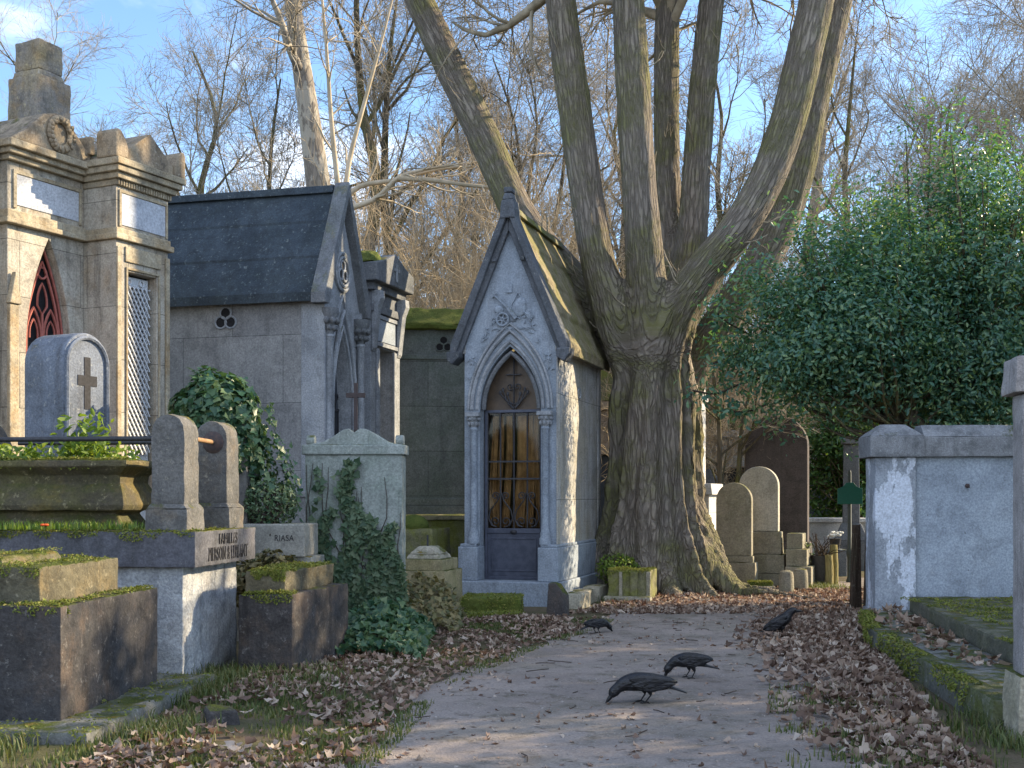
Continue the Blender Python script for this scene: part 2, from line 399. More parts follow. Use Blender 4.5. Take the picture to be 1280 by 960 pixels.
M['pot'] = simple('pot', (.08,.075,.07), (.05,.05,.045), rough=.9)
M['orange'] = simple('orange', (.8,.12,.02), (.6,.06,.01), rough=.6)
M['white_petal'] = simple('white_petal', (.75,.74,.7), (.6,.6,.55), rough=.7)
M['bark_main'] = bark('bark_main', (.285,.25,.215), (.135,.115,.098), green=(.13,.135,.04), green_amt=.75, attr='bark_co', sz=1.5, sx=13)
M['bark_twig'] = simple('bark_twig', (.38,.33,.25), (.20,.17,.12), rough=.9, sc=3, spec=.2)
M['bark_far'] = bark('bark_far', (.14,.12,.09), (.10,.085,.065), green=(.13,.13,.03), green_amt=.7, sx=6, sz=1, bump=.5)
M['bark_plane'] = bark('bark_plane', (.26,.23,.20), (.20,.175,.15), green=(.24,.21,.12), green_amt=.3, sx=5, sz=1.4, bump=.4, patch=(.34,.31,.26))
M['twig_far'] = simple('twig_far', (.37,.33,.265), (.23,.205,.165), rough=.9, sc=1.2, spec=.1)
M['twig_brown'] = simple('twig_brown', (.50,.40,.27), (.32,.25,.16), rough=.9, sc=1.2, spec=.1)
M['twig_pale'] = simple('twig_pale', (.50,.43,.33), (.34,.29,.21), rough=.9, sc=2, spec=.2)
M['holly'] = leafmat('holly', [(.03,.10,.078),(.055,.15,.11),(.10,.195,.125),(.17,.25,.11)], trans=.3, rough=.38, tcol=(2.2,2.1,.6), spec=.5)
M['laurel'] = leafmat('laurel', [(0.0325, 0.091, 0.039), (0.065, 0.143, 0.0455), (0.117, 0.195, 0.052)], trans=.35, rough=.5, tcol=(2.0,1.8,.5))
M['ivy'] = leafmat('ivy', [(0.0191, 0.0638, 0.0358), (0.0351, 0.0892, 0.0456), (0.0558, 0.1147, 0.0542), (0.1115, 0.1658, 0.0758)], trans=.2, rough=.4)
M['ivy_dry'] = leafmat('ivy_dry', [(.06,.08,.035),(.14,.13,.055),(.22,.18,.08),(.10,.09,.05)], trans=.2, rough=.6)
M['ivy_wall'] = leafmat('ivy_wall', [(0.0319, 0.068, 0.0376), (0.0638, 0.1105, 0.0578), (0.1063, 0.1445, 0.0795)], trans=.15, rough=.55)
M['shrub_leaf'] = leafmat('shrub_leaf', [(.05,.10,.055),(.09,.15,.08),(.14,.19,.11)], trans=.25, rough=.5)
M['weed'] = leafmat('weed', [(.07,.13,.02),(.13,.21,.03),(.20,.26,.05)], trans=.35, rough=.5)
M['grass'] = leafmat('grass', [(.045,.075,.022),(.075,.11,.03),(.12,.14,.05),(.19,.17,.09)], trans=.3, rough=.6)
M['dead_leaf'] = leafmat('dead_leaf', [(.09,.058,.045),(.17,.115,.09),(.25,.175,.135),(.32,.25,.20),(.42,.36,.31)], trans=.15, rough=.75, tcol=(1.4,1.1,.8), spec=.25)
M['dead_red'] = leafmat('dead_red', [(.085,.055,.042),(.15,.10,.075),(.23,.165,.125),(.32,.25,.20),(.43,.37,.31)], trans=.15, rough=.75, tcol=(1.4,1.0,.8), spec=.25)

def crow_mat():
    g = G('crow_feathers'); co, tc = g.coords()
    n1 = g.noise(g.map(co, (30,30,70)), 1, 4)
    c = g.mix(g.ramp(n1, .4, .65), (.005,.005,.006), (.016,.017,.023))
    bp = g.n('Bump', Strength=.8, Distance=.010, Height=g.noise(g.map(co, (14,70,55)), 1, 3))
    return g.finish(g.n('BsdfPrincipled', Base__Color=c, Roughness=.38, Normal=bp.outputs[0], Specular__IOR__Level=.4))
M['crow'] = crow_mat()
M['beak'] = simple('beak', (.012,.012,.014), rough=.35)

def glass_mat():
    g = G('door_glass')
    tr = g.n('BsdfTransparent', Color=(.85,.8,.72)); gl = g.n('BsdfGlossy', Color=(.9,.9,.9), Roughness=.06)
    fr = g.n('Fresnel', IOR=1.5)
    return g.finish(g.n('MixShader', Fac=g.math('MULTIPLY', fr.outputs[0], .45), i1=tr.outputs[0], i2=gl.outputs[0]))
M['glass'] = glass_mat()

def soil_mat(name, c1, c2, c3, green_amt, leafy, stones=.3):
    g = G(name); co, tc = g.coords()
    big = g.noise(co, .7, 6, .6, .4); mid = g.noise(co, 6, 8, .7); fine = g.noise(co, 60, 4, .7)
    col = g.mix(g.ramp(big, .35, .65), c1, c2)
    col = g.mix(g.math('MULTIPLY', g.ramp(mid, .5, .68), .6), col, c3)
    if green_amt: col = g.mix(g.math('MULTIPLY', g.ramp(g.noise(co, 1.5, 7, .7), .45, .6), green_amt), col, (.06,.07,.025))
    vo = g.n('TexVoronoi', Vector=co, Scale=38.0)
    peb = g.ramp(vo.outputs[0], .32, .18)
    pm = g.math('MULTIPLY', peb, g.ramp(g.noise(co, 5, 3), .48, .6))
    col = g.mix(g.math('MULTIPLY', pm, stones), col, (.40,.37,.35))
    vo2 = g.n('TexVoronoi', Vector=g.map(co, (9, 16, 9)), Scale=1.0)
    bit = g.math('MULTIPLY', g.ramp(vo2.outputs[0], .22, .12), g.ramp(g.noise(co, 2.3, 4), .46, .6))
    col = g.mix(g.math('MULTIPLY', bit, leafy), col, (.06,.042,.034))
    col = g.mix(1.0, col, g.n('CombineColor', i0=g.ramp(fine, .2, .8, .75, 1.25), i1=g.ramp(fine, .2, .8, .75, 1.25), i2=g.ramp(fine, .2, .8, .75, 1.25)).outputs[0], 'MULTIPLY')
    h = g.math('ADD', g.math('ADD', g.math('MULTIPLY', mid, .8), g.math('MULTIPLY', fine, .3)), g.math('MULTIPLY', pm, .4))
    bp = g.n('Bump', Strength=.7, Distance=.03, Height=h)
    return g.finish(g.n('BsdfPrincipled', Base__Color=col, Roughness=.95, Normal=bp.outputs[0], Specular__IOR__Level=.15))
M['path'] = soil_mat('path_dirt', (.275,.235,.21), (.205,.175,.157), (.095,.078,.066), 0.2, .9, .5)
M['soil'] = soil_mat('soil', (.12,.09,.065), (.10,.085,.05), (.06,.045,.03), .6, .5, .1)
M['hill'] = soil_mat('hill_soil', (.16,.115,.06), (.12,.095,.05), (.08,.06,.03), .5, .5, .1)
# ------------------------------------------------------------------ branches and leaves in bulk
def unit(a): return a / np.maximum(np.linalg.norm(a, axis=-1, keepdims=True), 1e-9)

def tubes_np(P, Rd, sides):
    """P (n,k,3) polylines, Rd (n,k) radii -> verts, quads"""
    n, k, _ = P.shape
    T = np.empty_like(P)
    T[:, 1:-1] = P[:, 2:] - P[:, :-2]; T[:, 0] = P[:, 1]-P[:, 0]; T[:, -1] = P[:, -1]-P[:, -2]
    T = unit(T)
    ref = np.where(np.abs(T[:, :1, 2:3]) > .85, np.array([1., 0, 0]), np.array([0, 0, 1.]))
    ref = np.repeat(ref, k, 1)
    U = unit(np.cross(T, ref)); W = np.cross(U, T)
    a = 2*np.pi*np.arange(sides)/sides
    V = P[:, :, None, :] + Rd[:, :, None, None]*(U[:, :, None, :]*np.cos(a)[None, None, :, None] + W[:, :, None, :]*np.sin(a)[None, None, :, None])
    idx = np.arange(n*k*sides).reshape(n, k, sides)
    nx = np.roll(idx, -1, axis=2)
    Q = np.stack([idx[:, :-1], nx[:, :-1], nx[:, 1:], idx[:, 1:]], -1).reshape(-1, 4)
    return V.reshape(-1, 3), Q

def resample(pts, rad, k):
    pts = np.array(pts, float); rad = np.array(rad, float)
    # Catmull-Rom through the given points
    n = len(pts); t = np.linspace(0, n-1, k)
    i = np.clip(np.floor(t).astype(int), 0, n-2); f = (t-i)[:, None]
    g = lambda j: pts[np.clip(j, 0, n-1)]
    p0, p1, p2, p3 = g(i-1), g(i), g(i+1), g(i+2)
    p = .5*((2*p1)+(-p0+p2)*f+(2*p0-5*p1+4*p2-p3)*f**2+(-p0+3*p1-3*p2+p3)*f**3)
    r = np.interp(t, np.arange(n), rad)
    return p, r

def sprout(rg, P, Rd, nch, t0, t1, ang, L, rr, k, up=.05, wig=.12, rmin=.004, taper=.25, lfall=.5):
    n, kk, _ = P.shape
    idx = np.repeat(np.arange(n), nch)
    t = rg.uniform(t0, t1, len(idx))
    f = t*(kk-1); i = np.clip(np.floor(f).astype(int), 0, kk-2); w = (f-i)[:, None]
    p = P[idx, i]*(1-w) + P[idx, i+1]*w
    tan = unit(P[idx, i+1]-P[idx, i])
    rad = Rd[idx, i]*(1-w[:, 0]) + Rd[idx, i+1]*w[:, 0]
    rv = rg.normal(size=p.shape); pe = unit(rv - (rv*tan).sum(-1, keepdims=True)*tan)
    a = rg.uniform(ang[0], ang[1], len(idx))[:, None]
    d = np.cos(a)*tan + np.sin(a)*pe
    ln = L*(1-lfall*t)*rg.uniform(.55, 1.25, len(idx))
    out = np.empty((len(idx), k, 3)); out[:, 0] = p
    for j in range(1, k):
        d = unit(d + wig*rg.normal(size=d.shape) + np.array([0, 0, up]))
        out[:, j] = out[:, j-1] + d*(ln/(k-1))[:, None]
    r0 = np.maximum(np.minimum(rad*.85, rad*rr), rmin)
    R2 = r0[:, None]*np.linspace(1, taper, k)[None]
    return out, np.maximum(R2, rmin*.6)

def join_tubes(lst):
    Vs = []; Fs = []; b = 0
    for P, Rd, s in lst:
        V, Q = tubes_np(P, Rd, s); Vs.append(V); Fs.append(Q+b); b += len(V)
    return np.concatenate(Vs), [np.concatenate(Fs)]

def bare_tree(seed, H, r0, lean=(0, 0), limbs=8, fork=.3, L=.45, sub=(7, 7, 7), rmin=.007, up=.1, trunk_mat='bark_far', twig_mat='twig_far', wig=.14, ang=(.5, 1.0), stems=1, spread=.15, drift=.035):
    """returns meshes (trunk, crown) of a leafless tree standing at the origin"""
    rg = np.random.default_rng(seed)
    P0 = []; R0 = []
    for s in range(stems):
        pts = [(0, 0, -.2)]; a = rg.uniform(0, 6.28); sp = spread*(stems > 1)
        for j in range(1, 8):
            z = H*j/7
            pts.append((lean[0]*j/7+math.cos(a)*sp*z+rg.normal()*drift*H*.5*(j/7), lean[1]*j/7+math.sin(a)*sp*z+rg.normal()*drift*H*.5*(j/7), z))
        p, r = resample(pts, r0*(1-np.linspace(0, 1, 8)**1.1*.86)*(1 if stems == 1 else rg.uniform(.6, 1)), 22)
        r[0] *= 1.35; r[1] *= 1.12
        P0.append(p); R0.append(r)
    P0 = np.array(P0); R0 = np.array(R0)
    P1, R1 = sprout(rg, P0, R0, limbs, fork, .97, ang, H*L, .55, 9, up, wig*.8, .02)
    P2, R2 = sprout(rg, P1, R1, sub[0], .2, 1, (.4, 1.0), H*L*.5, .55, 7, up*.6, wig, .012)
    P3, R3 = sprout(rg, P2, R2, sub[1], .15, 1, (.35, 1.0), H*L*.27, .55, 5, up*.4, wig*1.1, rmin)
    P4, R4 = sprout(rg, P3, R3, sub[2], .1, 1, (.35, 1.1), H*L*.15, .6, 4, up*.3, wig*1.2, rmin*.8)
    V, Fq = join_tubes([(P0, R0, 12), (P1, R1, 8)])
    t = np_mesh('trunk', V, Fq, True); t.materials.append(M[trunk_mat])
    V, Fq = join_tubes([(P2, R2, 5), (P3, R3, 3), (P4, R4, 3)])
    c = np_mesh('crown', V, Fq, True); c.materials.append(M[twig_mat])
    return t, c

def thicket(seed, W, D, H, n, r=.016, mat='twig_brown', curve=.05, sub=(6, 4), lean=(0, 0), ang=.45, name='branches'):
    """a leafless bush of many rising stems"""
    rg = np.random.default_rng(seed)
    k = 9
    P = np.empty((n, k, 3))
    P[:, 0] = np.c_[rg.uniform(-W/2, W/2, n), rg.uniform(-D/2, D/2, n), np.full(n, -.1)]
    d = unit(np.c_[rg.normal(size=n)*ang+lean[0], rg.normal(size=n)*ang+lean[1], np.ones(n)])
    ln = H*rg.uniform(.5, 1.15, n)
    for j in range(1, k):
        d = unit(d + rg.normal(size=d.shape)*.10 + np.c_[np.sign(d[:, :2])*curve*.5, np.full(n, -curve*.4)])
        P[:, j] = P[:, j-1] + d*(ln/(k-1))[:, None]
    Rd = (r*rg.uniform(.5, 1.5, n))[:, None]*np.linspace(1, .35, k)[None]
    P1, R1 = sprout(rg, P, Rd, sub[0], .15, 1, (.3, .9), H*.33, .6, 6, .02, .14, .006)
    P2, R2 = sprout(rg, P1, R1, sub[1], .1, 1, (.3, 1.0), H*.15, .7, 4, 0, .15, .005)
    V, Fq = join_tubes([(P, Rd, 4), (P1, R1, 3), (P2, R2, 3)])
    me = np_mesh(name, V, Fq, True); me.materials.append(M[mat])
    return me

def rot_frames(rg, N, nrm=None, spin=None):
    """rotation matrices whose z axis is nrm (N,3), with random spin"""
    z = unit(nrm)
    rv = rg.normal(size=(N, 3)); x = unit(rv - (rv*z).sum(-1, keepdims=True)*z)
    y = np.cross(z, x)
    return np.stack([x, y, z], -1)

def scatter_mesh(name, tv, tf, Mx, T, S, smooth=False):
    tv = np.asarray(tv, float); tf = [np.asarray(f, int) for f in tf]
    n = len(T); k = len(tv)
    V = np.einsum('nij,kj->nki', Mx, tv)*S[:, None, None] + T[:, None, :]
    Fs = [(f[None]+(np.arange(n)*k)[:, None, None]).reshape(-1, f.shape[1]) for f in tf]
    return V.reshape(-1, 3), Fs

def merge_np(parts):
    Vs = []; F3 = {}; b = 0
    for V, Fs in parts:
        for f in Fs: F3.setdefault(f.shape[1], []).append(f+b)
        Vs.append(V); b += len(V)
    return np.concatenate(Vs), [np.concatenate(x) for x in F3.values()]

LEAF = ([(0,0,0),(-.24,.45,.09),(0,1,-.04),(.24,.45,.09)], [[(0,3,2),(0,2,1)]])
LEAF2 = ([(0,0,0),(-.2,.3,.07),(-.17,.68,.08),(0,1,-.06),(.17,.68,.08),(.2,.3,.07),(0,.5,0)], [[(0,6,1),(1,6,2),(2,6,3),(3,6,4),(4,6,5),(5,6,0)]])
IVYL = ([(0,.0,0),(-.42,-.06,.05),(-.5,.3,.06),(-.25,.5,.03),(0,1,-.08),(.25,.5,.03),(.5,.3,.06),(.42,-.06,.05),(0,.35,-.04)], [[(0,8,1),(1,8,2),(2,8,3),(3,8,4),(4,8,5),(5,8,6),(6,8,7),(7,8,0)]])

def leaf_cloud(name, rg, pts, nrm, size, mat, parent=None, tmpl=LEAF, jit=.6, sv=.35):
    N = len(pts)
    nn = unit(nrm + rg.normal(size=(N, 3))*jit)
    Mx = rot_frames(rg, N, nn)
    S = size*(1+sv*rg.uniform(-1, 1, N))
    V, Fs = scatter_mesh(name, tmpl[0], tmpl[1], Mx, pts, S)
    return link_mesh(name, np_mesh(name, V, Fs), mat, parent)

def dead_templates(rg):
    """curled, torn plane leaves: lobed outlines bent along two axes and crumpled"""
    out = []
    for q in range(12):
        n = 12; rim = []
        wd = rg.uniform(.45, 1.0); torn = rg.uniform(0, 1) < .4
        for i in range(n):
            a = 2*math.pi*i/n+rg.uniform(-.15, .15)
            r = (.5 if i % 3 == 0 else (.34 if i % 3 == 1 else .38))*rg.uniform(.7, 1.15)
            if torn and i in (3, 4, 5): r *= .4
            rim.append((r*math.cos(a)*wd, r*math.sin(a)))
        mid = [(x*.5+rg.normal()*.02, y*.5+rg.normal()*.02) for x, y in rim[::2]]
        vs = [(0, 0)]+mid+rim
        c1, c2 = rg.uniform(.3, 3.4), rg.uniform(-.4, 2.4); ph = rg.uniform(0, 3.14)
        o = []
        for x, y in vs:
            u = x*math.cos(ph)+y*math.sin(ph); w = -x*math.sin(ph)+y*math.cos(ph)
            sh = 1-.38*min(1, abs(c1)*abs(u)*.6)
            u2 = u*sh; x2 = u2*math.cos(ph)-w*math.sin(ph); y2 = u2*math.sin(ph)+w*math.cos(ph)
            o.append((x2, y2, c1*u*u+c2*w*w*.7+rg.normal()*.035))
        o = np.array(o); o[:, 2] -= o[:, 2].min()*.7
        f = []
        for i in range(6):
            m0, m1 = 1+i, 1+(i+1) % 6; r0, r1, r2 = 7+2*i, 7+(2*i+1) % 12, 7+(2*i+2) % 12
            f += [(0, m0, m1), (m0, r0, r1), (m0, r1, m1), (m1, r1, r2)]
        out.append((o, [np.array(f)]))
    return out
DEAD = dead_templates(np.random.default_rng(3))

def leaf_litter(name, rg, pts, size, mat, label, tilt=.45):
    parts = []
    grp = rg.integers(0, len(DEAD), len(pts))
    for q in range(len(DEAD)):
        p = pts[grp == q]
        if not len(p): continue
        nn = unit(np.array([0, 0, 1.])+rg.normal(size=(len(p), 3))*tilt)
        parts.append(scatter_mesh(name, DEAD[q][0], DEAD[q][1], rot_frames(rg, len(p), nn), p, size*rg.uniform(.45, 1.25, len(p))))
    V, Fs = merge_np(parts)
    o = link_mesh(name, np_mesh(name, V, Fs, False), mat)
    return tag(o, label, 'dead leaves', kind='stuff')

def grass_mesh(name, rg, pts, h, mat, label, w=.006, lean=.45, cat='grass'):
    N = len(pts)
    hh = h*rg.uniform(.4, 1.3, N); a = rg.uniform(0, 6.283, N); le = rg.uniform(.1, 1, N)*lean
    dx, dy = np.cos(a), np.sin(a)
    base = pts; V = np.empty((N, 5, 3))
    sx, sy = -dy*w, dx*w
    z = np.zeros(N)
    V[:, 0] = base+np.c_[sx, sy, z]; V[:, 1] = base-np.c_[sx, sy, z]
    m = base+np.c_[dx*le*hh*.35, dy*le*hh*.35, hh*.55]
    V[:, 2] = m+np.c_[sx, sy, z]*.7; V[:, 3] = m-np.c_[sx, sy, z]*.7
    V[:, 4] = base+np.c_[dx*le*hh*1.1, dy*le*hh*1.1, hh*(1-.35*le)]
    b = (np.arange(N)*5)[:, None]
    Q = np.c_[b, b+1, b+3, b+2]; T3 = np.c_[b+2, b+3, b+4]
    o = link_mesh(name, np_mesh(name, V.reshape(-1, 3), [Q, T3]), mat)
    return tag(o, label, cat, kind='stuff')
# ------------------------------------------------------------------ ground
# path edges as Y -> X (left, right)
PL = np.array([(2,-1.1),(6.0,-1.0),(7.5,-.85),(9.4,-.7),(11.5,.0),(13,.62),(15,1.2),(17,1.9),(18.3,3.4),(20,5.0),(23,7.2),(30,11.0)])
PR = np.array([(2,1.9),(6.0,1.95),(7.5,2.15),(9.4,2.55),(11.5,2.95),(13,3.35),(15,4.05),(17,4.85),(18.3,5.4),(20,6.3),(23,8.7),(30,12.5)])
def path_l(y): return np.interp(y, PL[:, 0], PL[:, 1])
def path_r(y): return np.interp(y, PR[:, 0], PR[:, 1])
def gh(x, y):
    """ground height"""
    h = .018*noise.noise(Vector((x*1.3, y*1.3, 0))) + .010*noise.noise(Vector((x*5, y*5, 3)))
    l = path_l(y)-x
    if l > 0 and y < 19: h += min(l, .9)*.07*max(0, min(1, (15.5-y)/2.5))
    # the root mound of the great tree
    d = math.hypot(x-2.2, y-18.6)
    if d < 1.9: h += .16*(1-d/1.9)**1.5
    if y > 26: h += min((y-26)*.085, 5.0)*(1+.3*noise.noise(Vector((x*.12, y*.1, 9))))
    return h
def gh_np(x, y): return np.array([gh(a, b) for a, b in zip(x, y)])

def build_ground():
    ys = list(np.arange(1.0, 24, .16))+list(np.arange(24, 60, 1.0))+[70, 90, 130, 200, 350, 600]
    ys = [-60, -20, -6]+ys
    xs = [-600, -250, -100, -50, -30, -20, -14, -10]+list(np.arange(-7, 9.01, .16))+[10, 12, 15, 20, 30, 50, 100, 250, 600]
    V = []
    for y in ys:
        for x in xs: V.append((x, y, gh(x, y)))
    nx = len(xs)
    Q = np.array([(j*nx+i, j*nx+i+1, (j+1)*nx+i+1, (j+1)*nx+i) for j in range(len(ys)-1) for i in range(nx-1)])
    o = link_mesh('ground', np_mesh('ground', V, [Q], True), M['soil']); tag(o, 'dark soil ground with moss and litter between the graves', 'ground', kind='structure')
    V = []; n = 44; ysp = np.arange(2.0, 29.9, .09)
    for y in ysp:
        a = path_l(y)+.26*noise.noise(Vector((y*1.7, 1, 0))); b = path_r(y)+.24*noise.noise(Vector((y*1.9, 8, 0)))
        for i in range(n+1):
            x = a+(b-a)*i/n; e = min(i, n-i)/n
            V.append((x, y, gh(x, y)+.004+.012*min(1, e*8)+.006*noise.fractal(Vector((x*4, y*4, 7)), 1, 2, 3)*min(1, e*8)))
    m = n+1
    Q = np.array([(j*m+i, j*m+i+1, (j+1)*m+i+1, (j+1)*m+i) for j in range(len(ysp)-1) for i in range(n)])
    o = link_mesh('path', np_mesh('path', V, [Q], True), M['path']); tag(o, 'trodden grey brown dirt path running between the tombs', 'path', kind='structure')
    # a wooded rise beyond the last graves
    V = []; xs = np.linspace(-60, 70, 60); ys = np.linspace(33, 90, 24)
    for y in ys:
        for x in xs: V.append((x, y, gh(x, y)+.03+max(0, y-36)*.02))
    nx = len(xs)
    Q = np.array([(j*nx+i, j*nx+i+1, (j+1)*nx+i+1, (j+1)*nx+i) for j in range(len(ys)-1) for i in range(nx-1)])
    o = link_mesh('hill', np_mesh('hill', V, [Q], True), M['hill']); tag(o, 'leaf strewn wooded rise behind the tombs', 'hill', kind='structure')
build_ground()

def area_pts(rg, n, y0, y1, fx0, fx1, keep=None, dz=.02):
    y = rg.uniform(y0, y1, n); x = fx0(y)+(fx1(y)-fx0(y))*rg.uniform(0, 1, n)
    if keep is not None:
        k = keep(x, y, rg); x, y = x[k], y[k]
    k = ~((x < -2.36+.084*(y-6.9)) & (y > 6.95) & (y < 9.2)); x, y = x[k], y[k]
    return np.c_[x, y, gh_np(x, y)+dz]
def nz(x, y, s, o=0.0): return np.array([noise.fractal(Vector((a*s+o, b*s, o)), 1, 2, 3) for a, b in zip(x, y)])

def litter():
    rg = np.random.default_rng(21)
    # right hand drift
    def keep(x, y, r):
        s0 = np.interp(y, [6, 8, 12.5], [.30, .55, 1.0])
        u = (x-(path_r(y)-s0))/.9
        return r.uniform(0, 1, len(x)) < np.clip(u, 0.012, 1)**1.3*np.clip(.9+1.0*nz(x, y, .9, 4), .1, 1)
    p = area_pts(rg, 11500, 6.0, 15.5, lambda y: path_r(y)-1.15, lambda y: path_r(y)+.55, keep, .022)
    p[:, 2] += rg.uniform(0, .035, len(p))
    leaf_litter('leaf_litter', rg, p, .118, M['dead_red'], 'thick drift of curled brown plane leaves along the right side of the path', .42)
    p = area_pts(rg, 6500, 15.0, 19.0, lambda y: path_l(y)-.5, lambda y: path_r(y)+.2, lambda x, y, r: r.uniform(0, 1, len(x)) < .6+.8*nz(x, y, .8, 2), .02)
    leaf_litter('leaf_litter', rg, p, .10, M['dead_red'], 'reddish leaf litter round the foot of the great tree', .4)
    # left bank
    def keepl(x, y, r): return r.uniform(0, 1, len(x)) < np.clip(.75+1.5*nz(x, y, .9, 11), .06, 1)
    p = area_pts(rg, 4600, 6.0, 14.5, lambda y: path_l(y)-1.35, lambda y: path_l(y)+.06, keepl, .02)
    p[:, 2] += rg.uniform(0, .03, len(p))
    leaf_litter('leaf_litter', rg, p, .092, M['dead_leaf'], 'dry grey brown leaves scattered over the grassy left verge', .38)
    p = area_pts(rg, 1600, 6.0, 16.0, path_l, path_r, lambda x, y, r: r.uniform(0, 1, len(x)) < .45+.9*nz(x, y, 1.1, 6), .016)
    leaf_litter('leaf_litter', rg, p, .06, M['dead_leaf'], 'loose torn leaves lying on the bare path', .3)
    p = np.c_[rg.uniform(3.3, 5.2, 900), rg.uniform(9.0, 13.6, 900), np.full(900, .225)]
    lim = np.interp(p[:, 1], [7.65, 11.8, 13.7], [3.10, 3.55, 3.95]); inn = np.interp(p[:, 1], [9.1, 12.4, 13.6], [3.78, 4.25, 4.5])
    k = (p[:, 0] > lim+.12) & (p[:, 0] < inn-.05) & (rg.uniform(0, 1, 900) < .9)
    leaf_litter('leaf_litter', rg, p[k], .125, M['dead_red'], 'brown leaves blown onto the grave ledge beside the white wall', .5)
    # grass
    def kg(x, y, r): return r.uniform(0, 1, len(x)) < np.clip(.45+1.9*nz(x, y, .8, 31), 0, 1)
    p = area_pts(rg, 34000, 6.0, 14.5, lambda y: path_l(y)-1.6, lambda y: path_l(y)+.2, kg, 0)
    grass_mesh('grass', rg, p, .042, M['grass'], 'short winter grass on the left verge')
    p = area_pts(rg, 5000, 6.2, 9.2, lambda y: path_r(y)-.55, lambda y: path_r(y)+.7, lambda x, y, r: r.uniform(0, 1, len(x)) < np.clip(.25+2*nz(x, y, 1.1, 3), 0, 1), 0)
    grass_mesh('grass', rg, p, .08, M['grass'], 'sparse grass in the leaves at the right corner of the path')
    q = []
    for cx, cy, s, n in ((-2.15, 9.35, .35, 1500), (-2.3, 8.6, .25, 900), (-2.12, 7.2, .22, 900), (-2.9, 6.6, .2, 500), (-1.6, 9.3, .3, 700), (3.2, 7.9, .18, 700), (3.05, 7.3, .2, 500), (5.0, 19.6, .35, 900), (1.45, 17.2, .3, 500)):
        x = cx+rg.normal(size=n)*s*.6; y = cy+rg.normal(size=n)*s; q.append(np.c_[x, y, gh_np(x, y)])
    grass_mesh('grass', rg, np.concatenate(q), .105, M['grass'], 'longer green tufts at the feet of the tombs', .005, .9)
litter()
# twigs lying on the path
def fallen():
    rg = np.random.default_rng(5)
    n = 45; y = rg.uniform(6.3, 15, n); x = path_l(y)+(path_r(y)-path_l(y))*rg.uniform(-.1, 1.1, n)
    k = 4; P = np.empty((n, k, 3)); P[:, 0] = np.c_[x, y, gh_np(x, y)+.022]
    a = rg.uniform(0, 6.28, n); d = np.c_[np.cos(a), np.sin(a), np.zeros(n)]
    L = rg.uniform(.06, .28, n)
    for j in range(1, k):
        d = unit(d+rg.normal(size=d.shape)*np.array([.25, .25, .0])); P[:, j] = P[:, j-1]+d*(L/3)[:, None]
    V, Fq = tubes_np(P, np.full((n, k), .0035), 4)
    o = link_mesh('twig_litter', np_mesh('twig_litter', V, [Fq]), M['dark_twig']); tag(o, 'small broken twigs strewn on the dirt path', 'twigs', kind='stuff')
M['dark_twig'] = simple('dark_twig', (.07,.05,.04), (.04,.03,.025), rough=.9)
fallen()
def pebbles():
    rg = np.random.default_rng(15)
    p = area_pts(rg, 5200, 6.0, 15.5, lambda y: path_l(y)-.1, lambda y: path_r(y)+.1, lambda x, y, r: r.uniform(0, 1, len(x)) < .35+.9*nz(x, y, 1.6, 16), .014)
    tv = [(1,0,0),(0,1,0),(-1,0,0),(0,-1,0),(0,0,.6),(0,0,-.6)]; tf = [[(0,1,4),(1,2,4),(2,3,4),(3,0,4),(1,0,5),(2,1,5),(3,2,5),(0,3,5)]]
    V, Fs = scatter_mesh('gravel', tv, tf, rot_frames(rg, len(p), unit(np.array([0, 0, 1.])+rg.normal(size=(len(p), 3))*.3)), p, rg.uniform(.003, .011, len(p))*rg.choice([1, 1, 1, 1.7], len(p)))
    o = link_mesh('gravel', np_mesh('gravel', V, Fs, True), M['gravel']); tag(o, 'loose grit and small pebbles on the dirt path', 'gravel', kind='stuff')
M['gravel'] = leafmat('gravel', [(.10,.085,.075),(.2,.175,.155),(.33,.30,.28),(.16,.13,.11)], trans=0, rough=.9, spec=.2)
pebbles()
# ------------------------------------------------------------------ front left: stepped dark tomb
t = thing('stepped_tomb', 'dark stepped stone tomb in the left foreground on a low slab', 'tomb', (-2.73, 7.26, 0), R(-4.8))
MB().box(-2.4, .34, -.36, 1.95, -.1, .145, .02, .02).build('base_slab', M['grave_slab'], t, .03, rough=(.09, .02, 3), seed=1)
MB().box(-2.3, 0, 0, 1.55, .10, .83).build('lower_block', M['dark_tomb'], t, .007, rough=(.05, .009, 9), seed=2)
MB().box(-2.2, -.2, .14, 1.32, .825, 1.06).build('upper_block', M['tomb_top'], t, .012, rough=(.045, .014, 9), seed=3)
MB().box(-2.1, -.5, .26, 1.1, 1.055, 1.12, .03, .03).build('top_slab', M['tomb_top'], t, .02, rough=(.06, .012, 6), seed=4)
def rock(name, label, loc, s, mat, seed, cat='stone', rz=0):
    o = MB().box(-s[0], s[0], -s[1], s[1], -.05, s[2], s[0]*.35, s[1]*.3).build(name, M[mat], None, .03, rough=(.06, .03, 5), seed=seed)
    o.location = loc; o.rotation_euler = (0, 0, rz); return tag(o, label, cat)
rock('loose_stone', 'dark blue grey lump of broken stone at the slab corner', (-1.83, 7.55, .0), (.13, .1, .17), 'dark_tomb', 5, rz=.4)

